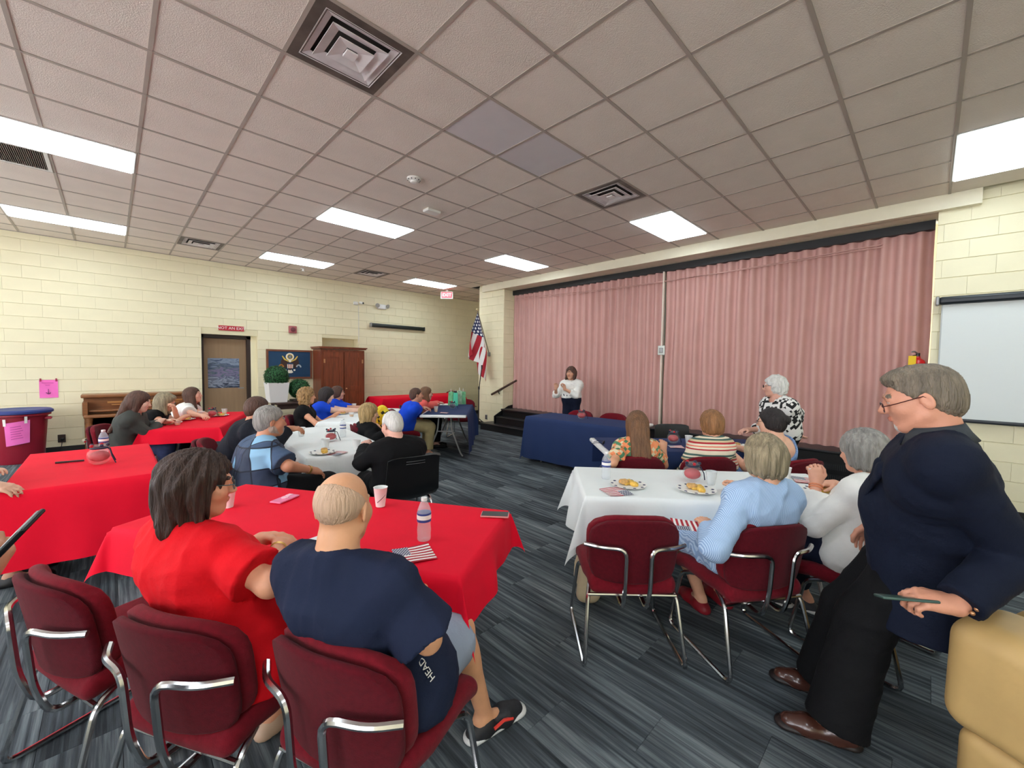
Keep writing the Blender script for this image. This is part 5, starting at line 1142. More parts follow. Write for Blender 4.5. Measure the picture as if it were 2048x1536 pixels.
        w1 = wrinkle(sd, top.get('wr', .0035), top.get('wf', 20)); w2 = wrinkle(sd+50, top.get('wr', .0035)*.5, 45); f.disp = lambda x, y, z: w1(x, y, z)+w2(x, y, z)
        V, Q, _ = f.mesh(hg); link(top.get('name', 'shirt'), np_mesh('shirt', V-base, Q, [top['m']]), root)
        cm = top.get('collar')
        if cm is not None:
            c0 = Nb-su*.012+tf*.004-base+su*top.get('cz', 0); cd = nrm(hc-Uv*.06-Fv*.03*hs-Nb+tf*.010); cs = top.get('cs', 1.0)
            MB().lathe([(.084*cs, -.012), (.074*cs, .012), (.067*cs, .050*cs), (.071*cs, .053*cs), (.082*cs, .022), (.096*cs, -.008)], c0, 24, axis=cd).build('collar', cm, root, sharp=0)
    if bottom:
        f = Fld(); t = bottom.get('t', .014); ln = bottom.get('len', 1.92); f.cone(hip-rt*.075*g, hip+rt*.075*g, .117*g+t, None, .07)
        if bottom.get('waist'): f.cone(hip-rt*.06*g+su*.1, hip+rt*.06*g+su*.1, .108*g+t, None, .05)
        for q in (-1, 1):
            hj, kn, an, toe, sp = leg[q]; ra, rb, rc = .084*g+t, .062*(.6+.4*g)+t, .046+t+bottom.get('flare', .008)
            if ln <= 1: f.cone(hj, hj+(kn-hj)*ln, ra, ra+(rb-ra)*ln+.012, .04, 0, 'u', 1)
            else: f.cone(hj, kn, ra, rb, .04); f.cone(kn, kn+(an-kn)*(ln-1), rb, rb+(rc-rb)*(ln-1), .04, 0, 'u', 1)
        f.cut(hip+up*bottom.get('top', .10), su if stand else up); w1 = wrinkle(sd+9, .004, 22); f.disp = w1
        V, Q, _ = f.mesh(hg); link(bottom.get('name', 'trousers'), np_mesh('trousers', V-base, Q, [bottom['m']]), root)
    if shoes:
        for q in (-1, 1):
            hj, kn, an, toe, sp = leg[q]; f = Fld(); gz = an-up*(an[2]-.0)
            if sp.get('ankle_z'): gz = an-up*.09
            f.ell(gz+toe*.0+up*.04, (.045, .045, .055), .03); f.ell(gz+toe*.10+up*.03, (.05, .05, .042), .04); f.cone(gz-toe*.045+up*.02, gz+toe*.165+up*.02, .040, .038, .03)
            if shoes.get('high'): f.cone(gz+up*.04, an+up*.0, .045, .045, .03)
            f.cone(an+up*.02, an+up*.12, .036, .036, .01, 0, 's')
            f.cut(gz+up*.003, -up); V, Q, _ = f.mesh((.010, .008, .006)[near]); so = link('shoe', np_mesh('shoe', V-base, Q, [shoes['m']]), root)
            if shoes.get('sole'):
                f = Fld(); f.cone(gz-toe*.05+up*.012, gz+toe*.175+up*.012, .046, .047, .02, sq=(up, .45)); f.cut(gz+up*.002, -up); V, Q, _ = f.mesh((.010, .008, .006)[near]); link('sole', np_mesh('sole', V-base, Q, [shoes['sole']]), so)
    if hair and hair.get('kind'): hair_mesh(root, base, hc, A, hs, hair['kind'], hm, (.009, .0075, .005)[near], sd, hair)
    if glass: glasses(root, hc, A, hs, base, glass if glass is not True else M_blackp, gdrop)
    return dict(root=root, base=base, arm=arm, leg=leg, hip=hip, N=Nb, tf=tf, rt=rt, su=su, C=Cp, W=Wp, A=A, hc=hc, fw=fw, sh=sh)
# ---------------------------------------------------------------- the people
BR = hairmat('hair_dark_brown', (62, 42, 34)); H_grey = hairmat('hair_grey', (150, 146, 140)); H_white = hairmat('hair_white', (222, 220, 214), .15); H_bl = hairmat('hair_blonde', (176, 146, 96)); H_curl = hairmat('hair_curly_blonde', (160, 124, 78), .45); H_black = hairmat('hair_black', (36, 28, 28)); H_aub = hairmat('hair_auburn', (150, 104, 64)); H_lb = hairmat('hair_light_brown', (116, 80, 52), .3); H_gb = hairmat('hair_grey_blonde', (150, 136, 108), .45); H_gbr = hairmat('hair_grey_brown', (120, 108, 92), .35); H_br2 = hairmat('hair_brown', (84, 54, 40))
H_stub = hairmat('hair_stubble_grey', (208, 172, 144), .08)
def fab(name, c, **k): return mat(name, rgb(*c), .85, var=k.pop('var', .06), scale=10, bump=.15, bscale=k.pop('bs', 120), spec=.22, **k)
F_red = fab('shirt_red', (226, 16, 30)); F_navy = fab('tshirt_navy', (30, 38, 62)); F_blazer = fab('blazer_navy', (17, 24, 42)); F_black = fab('cloth_black', (14, 14, 16)); F_grey = fab('shorts_grey', (150, 160, 178)); F_suit = fab('suit_dark', (26, 29, 38)); F_royal = fab('polo_royal', (26, 76, 214)); F_yellow = fab('blouse_yellow', (244, 214, 30), var=.2); F_white = fab('blouse_white', (238, 236, 230)); F_coral = fab('top_coral', (246, 112, 104)); F_khaki = fab('khaki_trousers', (176, 160, 118)); F_navyp = fab('trousers_navy', (20, 26, 46)); F_cardi = fab('cardigan_grey', (72, 74, 70)); F_olive = fab('sleeve_olive', (72, 84, 60)); F_collar = fab('collar_charcoal', (62, 66, 70)); F_jean = fab('jeans_blue', (50, 58, 90), var=.3); F_taupe = fab('taupe', (150, 120, 100))
F_bstripe = stripes('blue_pinstripe', [(.5, rgb(186, 210, 236)), (.5, rgb(140, 170, 210))], .0085, 'X', .8, tilt=-.75)
F_sundress = stripes('blue_sundress', [(.55, rgb(136, 170, 216)), (.45, rgb(108, 144, 196))], .010, 'X', .8, tilt=-.6)
cr_, dg_, rd_, cm_, st_ = rgb(240, 226, 200), rgb(72, 104, 96), rgb(186, 40, 52), rgb(222, 200, 160), rgb(236, 120, 96)
F_multi = stripes('multi_stripe', [(.12, cr_), (.07, rd_), (.10, cr_), (.06, st_), (.10, cr_), (.09, rd_), (.10, cm_), (.08, dg_), (.08, cr_), (.10, dg_), (.10, cr_)], .165, 'Z')
def cells(name, cols, scale, line=None, rough=.8, aniso=(1, 1, 1), rot=(.05, .1, .5)):
    """rectangular patches picked at random from cols, optional dark seams"""
    m, nt, b = newmat(name); L = nt.links.new; b.inputs['Roughness'].default_value = rough
    tc = N(nt, 'ShaderNodeTexCoord'); mp = N(nt, 'ShaderNodeMapping'); mp.inputs['Rotation'].default_value = rot; mp.inputs['Scale'].default_value = tuple(scale*k for k in aniso); L(tc.outputs['Object'], mp.inputs[0])
    nz = N(nt, 'ShaderNodeTexNoise', Scale=.55); L(mp.outputs[0], nz.inputs['Vector']); ad = N(nt, 'ShaderNodeVectorMath', operation='MULTIPLY_ADD'); L(nz.outputs['Color'], ad.inputs[0]); ad.inputs[1].default_value = (.3, .3, .3); L(mp.outputs[0], ad.inputs[2])
    fl_ = N(nt, 'ShaderNodeVectorMath', operation='FLOOR'); L(ad.outputs[0], fl_.inputs[0]); wn = N(nt, 'ShaderNodeTexWhiteNoise', noise_dimensions='3D'); L(fl_.outputs[0], wn.inputs['Vector'])
    cr = N(nt, 'ShaderNodeValToRGB'); cr.color_ramp.interpolation = 'CONSTANT'; e = cr.color_ramp.elements
    for i, c in enumerate(cols):
        k = e[i] if i < 2 else e.new(i/len(cols)); k.position = i/len(cols); k.color = (*c, 1)
    L(wn.outputs['Value'], cr.inputs[0]); out = cr.outputs[0]
    if line:
        fr = N(nt, 'ShaderNodeVectorMath', operation='FRACTION'); L(ad.outputs[0], fr.inputs[0]); s3 = N(nt, 'ShaderNodeSeparateXYZ'); L(fr.outputs[0], s3.inputs[0]); prev = None
        for ax_ in 'XYZ':
            lt = N(nt, 'ShaderNodeMath', operation='LESS_THAN'); L(s3.outputs[ax_], lt.inputs[0]); lt.inputs[1].default_value = .07
            if prev is None: prev = lt.outputs[0]
            else: mx_ = N(nt, 'ShaderNodeMath', operation='MAXIMUM'); L(prev, mx_.inputs[0]); L(lt.outputs[0], mx_.inputs[1]); prev = mx_.outputs[0]
        mx = N(nt, 'ShaderNodeMix', data_type='RGBA'); L(prev, mx.inputs[0]); L(out, mx.inputs[6]); mx.inputs[7].default_value = (*line, 1); out = mx.outputs[2]
    L(out, b.inputs['Base Color']); return m
F_patch = cells('patchwork_blue', [rgb(46, 56, 76), rgb(126, 172, 206), rgb(52, 64, 88), rgb(140, 184, 214), rgb(60, 80, 108)], 6.5, rgb(24, 30, 46)); BK_, WT_ = rgb(20, 20, 22), rgb(236, 234, 230); F_hound = cells('houndstooth', [BK_, WT_, BK_, WT_, WT_], 38, rot=(.6, .5, .7)); F_floral = cells('orange_green_print', [rgb(238, 140, 90), rgb(224, 208, 170), rgb(240, 150, 100), rgb(76, 128, 92)], 34, rot=(.6, .5, .7)); F_yb = cells('yellow_black_print', [rgb(244, 214, 30), rgb(244, 220, 60), rgb(240, 200, 30), rgb(50, 44, 20)], 26, rot=(.6, .5, .7))
SH_bl = dict(m=mat('shoe_black', rgb(24, 24, 26), .5)); M_lightskin = (232, 182, 152); TAN = (196, 132, 98)
def W3(px, py, z): return PZ(px, py, z)
# 1 woman in red (foreground)
hc = PD(398, 968, 1.50); hands = W3(577, 1082, .80)
pr1 = person('woman in a red dress with shoulder-length dark brown hair and glasses, seated', (.31, 1.72, .56), 22, hc, -4, -6, g=1.12, sw=.155, arms=dict(R=dict(w=hands+np.array([-.055, -.055, .0]), e=PD(540, 1168, 1.36), dir=(.5, .45, .0), nrm=(-.2, .4, -.9), curl=.4), L=dict(w=hands+np.array([-.09, .06, .015]), pole=(-.5, .6, -.5), dir=(.9, -.35, .02), nrm=(-.1, -.5, -.8), curl=.5)),
    legs=dict(L=dict(k=(.66, 1.98, .50), a=tuple(PZ(425, 1420, .09))), R=dict(k=(.72, 1.78, .50), a=tuple(PZ(548, 1415, .09)))), top=dict(m=F_red, sleeve=.75, flare=.022, t=.014, skirt=.9, name='dress', neck=.066, wr=.005, wf=16, tail=.08), hair=dict(kind='bob', m=BR, len=.15, w=.092, t=.015, amp=.009, freq=13, back=.065), glass=mat('glasses_teal', rgb(60, 90, 96), .3), tone=(226, 160, 126), near=2, shoes=dict(m=mat('shoe_beige', rgb(196, 164, 140), .5)), hs=.97)
for k in range(2): tag(MB().tube([pr1['arm'][1][2]-pr1['base']-nrm(pr1['arm'][1][2]-pr1['arm'][1][1])*(.02+.014*k)+(np.array([-.3, .4, .9])*math.cos(t)+nrm(np.cross(pr1['arm'][1][2]-pr1['arm'][1][1], [-.3, .4, .9]))*math.sin(t))*.034 for t in np.linspace(0, 6.28, 16)[:-1]], .002, 5, closed=True).build('bracelet', mat('bracelet_gold', rgb(200, 160, 90), .3, .8), pr1['root']))
# 2 bald man in navy t-shirt
hc = PD(687, 1016, 1.27)
pr2 = person('bald man with a grey fringe in a navy t-shirt and grey shorts, seated', (.64, 1.22, .56), 28, hc, 40, -6, g=.94, sw=.160, female=False, arms=dict(R=dict(w=PD(838, 1190, 1.52), e=PD(856, 1278, 1.20), curl=.6), L=dict(w=(.86, 1.72, .68), pole=(-.6, .6, -.6))),
    legs=dict(R=dict(k=(.99, 1.29, .50), a=tuple(PZ(968, 1425, .09)), toe=(.75, -.1, 0)), L=dict(k=(.98, 1.62, .52), a=(1.0, 1.65, .09))), top=dict(m=F_navy, sleeve=.92, flare=.028, t=.016, neck=.066, wr=.006, wf=15, tail=.06, hem=-.16), bottom=dict(m=F_grey, len=.80, t=.03, name='shorts'), hair=dict(kind='fringe', m=H_stub, t=.003, amp=.0006), tone=(224, 164, 124), near=2, shoes=dict(m=mat('trainer_black', rgb(34, 34, 38), .6, var=.2, scale=60), sole=mat('trainer_sole', rgb(214, 214, 212), .6)), hs=.95)
# shoe flash and shirt lettering
an = pr2['leg'][1][2]-pr2['base']; te = pr2['leg'][1][3]; sd_ = np.array([te[1], -te[0], 0])
MB().tube([an+te*.02+sd_*.052-np.array([0, 0, .045]), an+te*.07+sd_*.050-np.array([0, 0, .035]), an+te*.12+sd_*.046-np.array([0, 0, .055])], .007, 6).build('red_flash', mat('flash_red', rgb(226, 60, 50), .5), pr2['root'])
from mathutils.bvhtree import BVHTree
for ch in pr2['root'].children:
    if ch.name.startswith('shirt'):
        bv = BVHTree.FromPolygons([v.co for v in ch.data.vertices], [tuple(p.vertices) for p in ch.data.polygons]); o0 = Vector(CAM-pr2['base']); c_, n_, _, _ = bv.ray_cast(o0, Vector(ray(852, 1338)).normalized())
        if c_ is not None:
            xa = (Vector(PD(830, 1308, 1.2))-Vector(PD(850, 1345, 1.2))).normalized(); xa = (xa-n_*xa.dot(n_)).normalized(); ya = n_.cross(xa); lt_ = text_mesh('lettering', 'HEAD', .028, M_whitetxt, ch, M4(xa, ya, n_, c_+n_*.004)); lt_['kind'] = 'stuff'
# 3 man in blazer leaning on the sofa
hc = PD(1840, 796, 1.50)
hw = PD(1912, 1212, 1.33); hi3 = PD(1850, 1092, 1.70)
pr3 = person('grey-haired man in a navy blazer and black trousers leaning on the sofa, holding a phone', tuple(hi3), 96, hc, 98, -14, g=1.22, sw=.18, female=False, belly=.02, stand=True, cfw=.02, arms=dict(L=dict(w=hw, e=PD(2030, 1110, 1.36), dir=PD(1840, 1196, 1.36)-hw, nrm=(.1, .5, -.9), curl=(.9, .95, 1.0, 1.0)), R=dict(w=hi3+np.array([.30, .20, -.10]), pole=(.8, -.3, -.3), l=(.30, .27))),
    legs=dict(L=dict(k=tuple((hi3+PZ(1690, 1440, .09))/2+np.array([-.03, .06, .05])), a=tuple(PZ(1672, 1440, .09)), toe=(-.35, .9, 0)), R=dict(k=(2.42, .22, .47), a=(2.44, .30, .09), toe=(-.2, .95, 0))), top=dict(m=F_blazer, sleeve=1.93, t=.024, st=.9, name='blazer', neck=.084, wr=.004, wf=14, collar=F_collar, cs=1.05, cz=.03, tail=.30, flare=.006), bottom=dict(m=F_black, t=.030, flare=.035, top=.12, len=2.03), hair=dict(kind='short', m=H_gbr, t=.006, amp=.003, freq=34, quiff=1), tone=(214, 150, 122), near=2, shoes=dict(m=mat('loafer_brown', rgb(70, 40, 32), .25, coat=.4), sole=mat('loafer_sole', rgb(30, 20, 18), .5)), beard=2, beardm=H_white, gdrop=.014, glass=mat('glasses_dark_red', rgb(70, 26, 26), .3), hs=1.0)
b0 = pr3['base']; N3, tf, rt3, su3 = pr3['N'], pr3['tf'], pr3['rt'], pr3['su']
# lapels and cuff buttons
for q in (-1, 1):
    P0 = N3+rt3*q*.075+tf*.03+su3*.03; P1 = pr3['C']+tf*.155+rt3*q*.055; P2 = pr3['W']+tf*.215+rt3*q*.015; f_ = Fld(); f_.cone(P0, P1, .022, .03, .03, sq=(tf, .35)); f_.cone(P1, P2, .03, .012, .03, sq=(tf, .35)); V, Q, _ = f_.mesh(.007); link('lapel', np_mesh('lapel', V-b0, Q, [F_blazer]), pr3['root'])
for k in range(3):
    e_, w_ = pr3['arm'][-1][1], pr3['arm'][-1][2]; u_ = nrm(w_-e_); MB().sph(w_-b0-u_*(.03+.02*k)+np.array([-.045, -.02, -.015]), .007, 6).build('cuff_button', MATS['brass'], pr3['root'])
w_, dr_ = pr3['arm'][-1][2], nrm(pr3['arm'][-1][3]['dir'])
ph_ = empty('smartphone', 'dark green smartphone held by the man in the blazer', 'phone', w_+dr_*.13+np.array([0, .0, -.012])); me_ = MB().rbox((0, 0, 0), (.15, .075, .009), .004, 2).build('case', mat('phone_green', rgb(60, 86, 78), .3), ph_); ph_.rotation_euler = (.35, .1, math.atan2(dr_[1], dr_[0]))
# 4 hand holding up a phone at the edge, 5 person in olive
hw = PD(-62, 1180, .92)
pr4 = person('person in a dark top holding up a black phone beside the empty burgundy chair', (-.62, 1.25, .92), 60, (-.60, 1.28, 1.60), 50, -8, stand=True, female=False, arms=dict(R=dict(w=hw, pole=(.2, -.6, -.7), dir=PD(-20, 1110, .95)-hw, nrm=(-.55, .75, .1), curl=(.8, .9, .95, 1.0)), L=dict(w=(-.75, 1.45, .85))), top=dict(m=F_black, sleeve=1.8), bottom=dict(m=F_navyp), hair=dict(kind='short', m=H_br2), tone=(206, 146, 116), near=1, shoes=SH_bl)
pc = PD(20, 1088, .90); ph_ = empty('smartphone', 'black smartphone held upright at an angle above the empty chair', 'phone', pc); ax_ = nrm(PD(66, 1044, .90)-PD(0, 1112, .90)); vz = nrm(ray(40, 1080)); yy = nrm(vz-ax_*(vz@ax_)); zz = np.cross(ax_, yy)
ob = MB().rbox((0, 0, 0), (.155, .076, .010), .0049, 3).build('case', M_blackp, ph_); ob.matrix_local = M4(ax_, yy, zz, (0, 0, 0)); ob = MB().rbox((.02, .0, .004), (.10, .072, .008), .0035, 2).build('metal_edge', M_steel, ph_); ob.matrix_local = M4(ax_, yy, zz, (0, 0, 0)); 
person('person in an olive short-sleeved shirt with forearms on the plain red cloth', (-.92, 4.5, .56), 0, (-.82, 4.5, 1.18), 0, 0, female=False, arms=dict(R=dict(w=PZ(-22, 972, .79), pole=(-.3, -.8, -.4)), L=dict(w=PZ(-20, 945, .79)+np.array([0, .0, 0]), pole=(-.3, .8, -.4))), top=dict(m=F_olive, sleeve=.9), bottom=dict(m=F_navyp), hair=dict(kind='short', m=H_br2), shoes=SH_bl)
# 6 man in patchwork shirt, 7 man in dark suit, 8 blonde woman, 9 man in black
p6 = person('grey-haired bearded man in a blue patchwork shirt, seated side-on', (.80, 3.76, .57), 2, PD(541, 842, 3.32), 2, -4, g=1.30, sw=.175, female=False, belly=.02, arms=dict(R=dict(w=PD(622, 940, 3.30), e=PD(576, 932, 3.12)), L=dict(w=(1.12, 3.95, .66), pole=(-.3, .8, -.5))), legs=dict(R=dict(k=(1.30, 3.56, .55), a=(1.28, 3.54, .09)), L=dict(k=(1.26, 3.86, .53), a=(1.25, 3.9, .09))), top=dict(m=F_patch, sleeve=.85, flare=.022, t=.016, wr=.005, collar=F_navyp, tail=.05), bottom=dict(m=F_black, t=.02), hair=dict(kind='short', m=H_grey, t=.012, amp=.003), tone=(206, 142, 110), near=1, beard=1, beardm=hairmat('beard_grey', (176, 156, 142), .2), shoes=SH_bl, hs=1.0)
MB().lathe([(.034, 0), (.034, .016)], p6['arm'][1][2]-p6['base']-nrm(p6['arm'][1][2]-p6['arm'][1][1])*.03, 16, axis=p6['arm'][1][2]-p6['arm'][1][1]).build('wristwatch', MATS['bracelet_gold'], p6['root'])
person('man in a dark suit with short brown hair', (.84, 4.92, .57), -12, PD(516, 818, 3.95), 0, -8, g=1.15, sw=.172, female=False, arms=dict(R=dict(w=PD(575, 858, 3.95), pole=(-.2, -.8, -.5), curl=.6, dir=(.9, -.3, 0), nrm=(0, .2, -1)), L=dict(w=(1.35, 5.1, .79))), top=dict(m=F_suit, sleeve=1.9, t=.02, collar=F_white, name='jacket'), bottom=dict(m=F_suit), hair=dict(kind='short', m=H_br2, t=.012), tone=TAN, near=1, shoes=SH_bl)
person('blonde woman in a black jacket over a yellow print top, seated side-on', (2.42, 5.02, .56), -8, PD(739, 826, 5.1), -20, -6, g=1.05, arms=dict(L=dict(w=(2.45, 4.6, .70), pole=(.2, .2, -1)), R=dict(w=(2.35, 4.62, .72), pole=(-.6, -.6, -.4))), top=dict(m=F_black, sleeve=1.9, t=.02, name='jacket', scoop=.15, sdir=.16), bottom=dict(m=F_yb, t=.012), hair=dict(kind='bob', m=H_bl, len=.16, w=.10, t=.022, amp=.006, freq=16), shoes=SH_bl, tone=M_lightskin)
pb = np.array([2.42, 5.02, .56]); f_ = Fld(); f_.ell(pb+np.array([.10, -.03, .30]), (.09, .13, .17), .05); f_.ell(pb+np.array([.10, -.05, .10]), (.12, .15, .12), .05); V, Q, _ = f_.mesh(.012); o = link('yellow_top', np_mesh('yellow_top', V-np.array([pb[0], pb[1], 0]), Q, [F_yb]), [ob_ for ob_ in bpy.data.objects if ob_.get('label', '').startswith('blonde woman in a black jacket')][0])
person('white-haired man in a black shirt seen from behind on a black plastic chair', (1.76, 3.16, .57), 88, PD(784, 850, 3.50), 96, -18, g=1.12, sw=.175, female=False, arms=dict(L=dict(w=PD(730, 893, 3.62), e=PD(724, 926, 3.36), curl=.6), R=dict(w=(1.95, 3.62, .79), pole=(.8, -.3, -.5))), top=dict(m=F_black, sleeve=1.9, t=.018, wr=.005, collar=F_black), bottom=dict(m=F_black), hair=dict(kind='short', m=H_white, t=.008, amp=.0015), tone=(226, 170, 150), near=1, shoes=SH_bl)
# 10-12 three at the far white table
person('woman with curly blonde hair in a black sleeveless blouse', (2.02, 6.37, .56), -30, PD(614, 792, 6.0), -14, 0, g=.95, arms=dict(R=dict(w=(2.30, 6.0, .66), pole=(-.6, -.6, -.5)), L=dict(w=(2.42, 6.3, .78))), top=dict(m=F_black, sleeve=.3, t=.012), bottom=dict(m=F_black), hair=dict(kind='bob', m=H_curl, len=.14, w=.115, t=.026, amp=.009, curl=1, face=-.05), tone=(224, 160, 124), shoes=SH_bl)
person('dark-haired woman in a royal blue short-sleeved blouse looking down', (2.42, 6.86, .56), -32, PD(654, 790, 6.65), -18, -16, g=1.28, sw=.160, arms=dict(R=dict(w=(2.95, 6.58, .78), pole=(-.4, -.7, -.5)), L=dict(w=(2.98, 6.68, .78))), top=dict(m=F_royal, sleeve=.5, t=.014, flare=.015), bottom=dict(m=F_navyp), hair=dict(kind='bob', m=H_black, len=.15, w=.11, t=.024, amp=.005), tone=(240, 196, 172), shoes=SH_bl)
person('person in a royal blue polo with glasses and tied-back hair before the cabinet', (2.83, 7.35, .56), -38, PD(676, 785, 7.3), -14, 0, g=1.08, sw=.160, arms=dict(R=dict(w=(3.3, 7.1, .78)), L=dict(w=(3.35, 7.2, .78))), top=dict(m=F_royal, sleeve=.75, t=.014, flare=.012, collar=F_royal), bottom=dict(m=F_navyp), hair=dict(kind='bob', m=H_br2, len=.06, w=.085, t=.012, amp=.002), glass=True, tone=(224, 164, 138), shoes=SH_bl)
# 13-15 women by the piano
person('woman in a grey cardigan with long brown hair leaning over her plate', (.10, 6.76, .56), -18, PD(279, 803, 4.85), -12, -14, g=1.0, arms=dict(R=dict(w=PZ(318, 846, .79), pole=(-.2, -.7, -.6)), L=dict(w=PZ(335, 843, .79), pole=(-.2, .8, -.5))), top=dict(m=F_cardi, sleeve=1.85, t=.018, name='cardigan'), bottom=dict(m=F_jean), hair=dict(kind='bob', m=H_br2, len=.14, w=.10, t=.018, long=.34, back=.08, lv=np.array([-.45, .1, -1]), lw=.06), tone=(236, 190, 166), near=0, shoes=SH_bl)
person('grey-blonde woman in a black sleeveless top resting her hand on her mouth', (.36, 7.40, .56), -20, PD(331, 803, 5.5), -14, -18, g=1.08, arms=dict(R=dict(w=PZ(365, 836, .80), pole=(-.3, -.8, -.4)), L=dict(w=PD(350, 822, 5.45), pole=(.3, .5, -1), dir=(-.2, -.3, .9), nrm=(-.9, .0, -.2), curl=.9)), top=dict(m=F_black, sleeve=.25, t=.012), bottom=dict(m=F_black), hair=dict(kind='bob', m=H_gb, len=.19, w=.10, t=.018, bang=1, front=.06), tone=(224, 164, 134), glass=True, shoes=SH_bl)
person('brown-haired woman in a white short-sleeved blouse looking up', (.66, 8.02, .56), -20, PD(386, 790, 6.15), -22, 8, g=1.05, arms=dict(R=dict(w=PZ(404, 832, .80), pole=(-.3, -.8, -.4), curl=.7), L=dict(w=PZ(412, 829, .80), curl=.7)), top=dict(m=F_white, sleeve=.6, t=.016, flare=.02), bottom=dict(m=F_jean), hair=dict(kind='bob', m=H_br2, len=.14, w=.095, t=.016, front=.12), tone=(234, 176, 150), shoes=SH_bl)
# 16-17 at the navy table with green bags
person('man in a royal blue polo and khaki trousers with arms crossed', (3.52, 6.20, .57), -24, PD(833, 790, 6.75), -20, 2, g=1.2, sw=.175, female=False, arms=dict(R=dict(w=(3.88, 6.28, .80), pole=(.1, -.8, -.6), dir=(-.2, .9, .2)), L=dict(w=(3.80, 6.02, .82), pole=(.2, .8, -.6), dir=(.3, -.9, 0))), top=dict(m=F_royal, sleeve=.85, t=.014, flare=.018, collar=F_royal), bottom=dict(m=F_khaki, t=.02), hair=dict(kind='short', m=H_br2, t=.009), tone=(206, 146, 118), shoes=dict(m=mat('shoe_grey', rgb(120, 120, 120), .6)))
person('woman in a coral top with brown hair and glasses beside the man in blue polo', (4.06, 6.74, .56), -34, PD(853, 787, 7.35), -30, -4, g=.98, arms=dict(R=dict(w=PZ(880, 808, .80), pole=(0, -.7, -.6)), L=dict(w=PZ(884, 806, .80))), top=dict(m=F_coral, sleeve=1.85, t=.016), bottom=dict(m=F_black), hair=dict(kind='bob', m=H_lb, len=.16, w=.09, t=.014, front=.03), glass=True, tone=(236, 184, 160), shoes=SH_bl)
# 18 speaker, 19 standing woman
sp = np.array([6.30, 4.85, 0]); hc = PD(1142, 746, 7.87); 
person('speaker in a white blouse and navy trousers standing with both hands raised', (hc[0]+.03, hc[1], .93), 203, hc, 196, 2, g=.92, sw=.145, stand=True, arms=dict(R=dict(w=hc+np.array([-.30, .12, -.30]), pole=(.4, .6, -1), dir=(-.1, -.1, 1), nrm=(-.8, -.3, 0), curl=.9), L=dict(w=hc+np.array([-.26, -.06, -.30]), pole=(.2, -.9, -1), dir=(-.1, .1, 1), nrm=(-.8, .3, 0), curl=.9)), top=dict(m=F_white, sleeve=1.5, t=.02, hem=.03, collar=F_white, wr=.006), bottom=dict(m=F_navyp, top=.14, waist=1, t=.016), hair=dict(kind='bob', m=H_br2, len=.13, w=.10, t=.022, amp=.004, front=.02), tone=(214, 158, 128), shoes=SH_bl, hs=.97)
hc = PD(1549, 772, 4.45)
p19 = person('white-haired woman in a houndstooth top standing near the stage', (hc[0]+.10, hc[1]-.06, .90), 140, hc, 108, -4, g=1.05, sw=.145, stand=True, arms=dict(L=dict(w=PD(1590, 864, 4.42), e=PD(1594, 826, 4.50), dir=PD(1606, 876, 4.42)-PD(1590, 864, 4.42), nrm=(.5, -.3, .3), curl=.3), R=dict(w=hc+np.array([-.10, .22, -.50]), pole=(.3, .1, -1))), top=dict(m=F_hound, sleeve=1.45, t=.02, hem=-.08, neck=.07), bottom=dict(m=F_black), hair=dict(kind='bob', m=H_white, len=.06, w=.085, t=.014, amp=.005, curl=1, face=-.05), tone=(228, 172, 150), glass=True, shoes=SH_bl)
# 20-22 at the navy table
person('woman with long straight light-brown hair in an orange and green print top, seen from behind', (3.42, 1.92, .55), 46, PD(1273, 848, 3.70), 46, -4, g=.88, sw=.130, arms=dict(L=dict(w=PD(1228, 935, 3.72), e=PD(1226, 925, 3.48)), R=dict(w=(3.86, 1.80, .79))), top=dict(m=F_floral, sleeve=.7, t=.014, flare=.016), bottom=dict(m=F_jean), hair=dict(kind='bob', m=H_lb, len=.16, w=.095, t=.016, long=.44, back=.075, lv=np.array([-.16, -.17, -1]), lw=.085, amp=.002, freq=40), tone=(226, 166, 130), near=1, shoes=SH_bl)
person('woman with short auburn hair in a cream, red and green striped shirt', (3.90, 1.47, .55), 46, PD(1421, 846, 3.76), 58, -8, g=.98, sw=.135, arms=dict(L=dict(w=PD(1380, 930, 3.98), e=PD(1376, 928, 3.72), curl=.6), R=dict(w=(4.28, 1.42, .79))), top=dict(m=F_multi, sleeve=.9, t=.014, flare=.014), bottom=dict(m=F_navyp), hair=dict(kind='bob', m=H_aub, len=.07, w=.088, t=.016, amp=.004, freq=18), tone=(230, 170, 140), near=1, shoes=SH_bl)
person('woman with a dark brown bun and glasses in a blue sleeveless sundress', (4.34, .97, .55), 72, PD(1541, 842, 3.72), 92, -8, g=1.02, sw=.138, arms=dict(L=dict(w=(4.28, 1.35, .79), pole=(-.3, -.5, -1)), R=dict(w=(4.5, 1.4, .79))), top=dict(m=F_sundress, sleeve=0, t=.012, skirt=.8, name='sundress', scoop=.14, sdir=-.06, neck=.09), hair=dict(kind='bob', m=H_black, len=.05, w=.085, t=.012, amp=.002, bun=(0, -.128, .005)), glass=True, tone=(240, 186, 156), near=1, shoes=SH_bl)
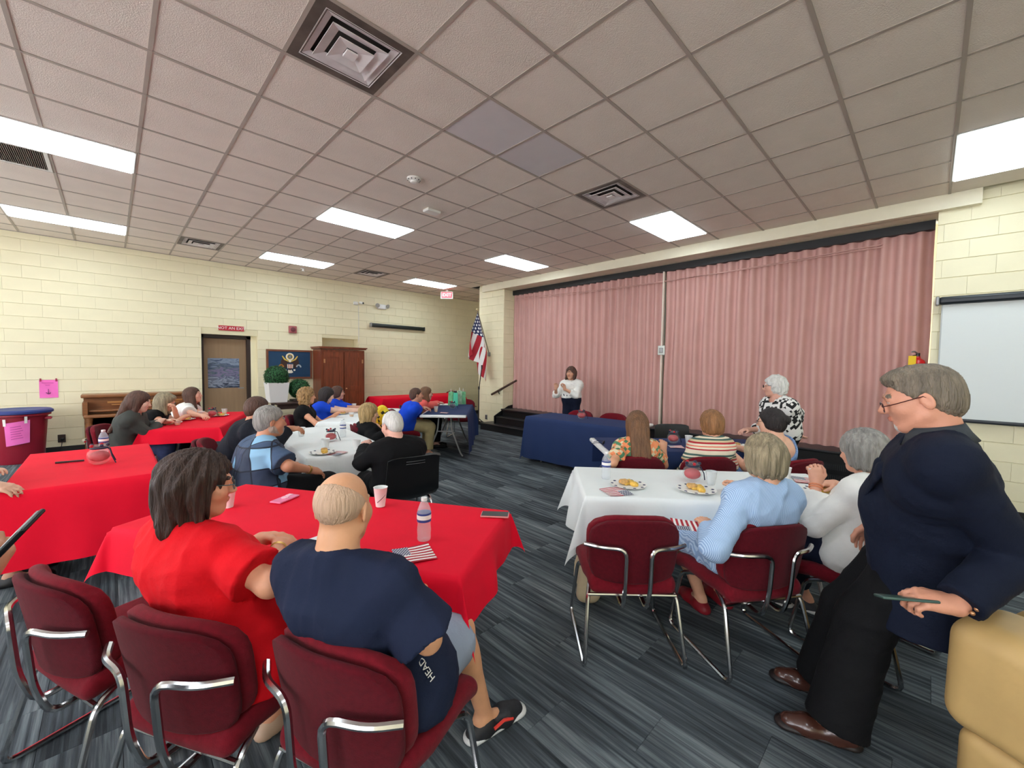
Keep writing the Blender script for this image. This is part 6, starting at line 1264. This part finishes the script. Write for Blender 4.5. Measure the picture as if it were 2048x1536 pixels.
# 23-24 at the white table
hd = PZ(1398, 1062, .66)
p23 = person('grey-blonde woman in a blue pinstriped shirt dress seen from behind', (2.50, .70, .56), 58, PD(1526, 912, 2.20), 50, -6, g=.96, sw=.142, arms=dict(L=dict(w=PD(1424, 1062, 2.22), e=PD(1430, 1096, 2.03), dir=PD(1400, 1030, 2.32)-PD(1424, 1062, 2.20), nrm=(.1, .1, -1), curl=.35), R=dict(w=(2.92, .82, .79), pole=(.3, -.4, -1))), legs=dict(L=dict(k=(2.62, 1.10, .50), a=tuple(PZ(1400, 1190, .09))), R=dict(k=(2.78, 1.0, .50), a=tuple(PZ(1445, 1180, .09)))), top=dict(m=F_bstripe, sleeve=1.72, flare=.02, t=.014, st=1.2, skirt=.9, name='shirt_dress', neck=.068, wr=.006, wf=18, tail=.05), hair=dict(kind='bob', m=H_gb, len=.075, w=.088, t=.016, amp=.006, freq=16), tone=(226, 170, 138), near=2, shoes=dict(m=mat('shoe_red', rgb(140, 20, 34), .5)))
napkin(None, 'flag print napkin on the lap of the woman in blue pinstripes', 30, .17, loc=tuple(PD(1376, 1052, 2.26)), tilt=.0)
hw = PD(1652, 985, 2.45)
p24 = person('grey-haired woman with a bob in a white jumper and navy trousers, eating', (3.02, .22, .56), 74, PD(1724, 902, 2.32), 66, -12, g=1.0, sw=.148, arms=dict(L=dict(w=PD(1632, 968, 2.42), pole=(-.7, -.3, -.9), dir=(.0, .1, 1), nrm=(.8, .4, 0), curl=(.9, 1.0, 1.0, 1.0)), R=dict(w=PD(1668, 968, 2.75), pole=(.8, -.3, -.5), dir=(-.6, .6, 0), curl=.6)), legs=dict(L=dict(k=(2.96, .62, .52), a=tuple(PZ(1610, 1190, .09)), toe=(.2, .9, 0)), R=dict(k=(3.14, .64, .5), a=(3.2, .66, .09))), top=dict(m=F_white, sleeve=1.75, flare=.012, t=.018, name='jumper', neck=.072, wr=.005, tail=.03), bottom=dict(m=F_navyp, len=1.75), hair=dict(kind='bob', m=H_grey, len=.085, w=.098, t=.020, amp=.006, freq=14), tone=(224, 164, 136), near=2, shoes=dict(m=mat('shoe_charcoal', rgb(40, 40, 44), .6), sole=mat('white_sole', rgb(220, 220, 216), .6)))
for q in (-1, 1): MB().sph(p24['hc']-p24['base']+p24['A'][0]*q*.082-p24['A'][2]*.040, .008, 8).build('pearl_earring', mat('pearl', rgb(244, 232, 204), .2), p24['root'])
w_ = p24['arm'][-1][2]; e_ = p24['arm'][-1][1]; u_ = nrm(w_-e_)
for k in range(2): MB().tube([w_-p24['base']-u_*(.01+.014*k)+(nrm(np.cross(u_, [1, 0, 0]))*math.cos(t)+nrm(np.cross(u_, np.cross(u_, [1, 0, 0])))*math.sin(t))*.033 for t in np.linspace(0, 6.28, 16)[:-1]], .004, 6, closed=True).build('bracelet', mat('bracelet_coral', rgb(226, 140, 96), .5), p24['root'])
tag(MB().tube([(-.03, 0, 0), (.07, .0, .004)], .004, 6).build('plastic_fork', M_white, loc=tuple(w_+np.array([.01, .02, .085])), rz=-.5), 'white plastic fork held by the woman in white jumper', 'fork')
tag(MB().rbox((0, 0, 0), (.11, .06, .025), .01, 2).build('wallet', mat('wallet_red', rgb(176, 60, 60), .5), loc=at(1468, 973, Z0+.0125), rz=.3), 'small red wallet beside the woman in blue pinstripes', 'wallet')
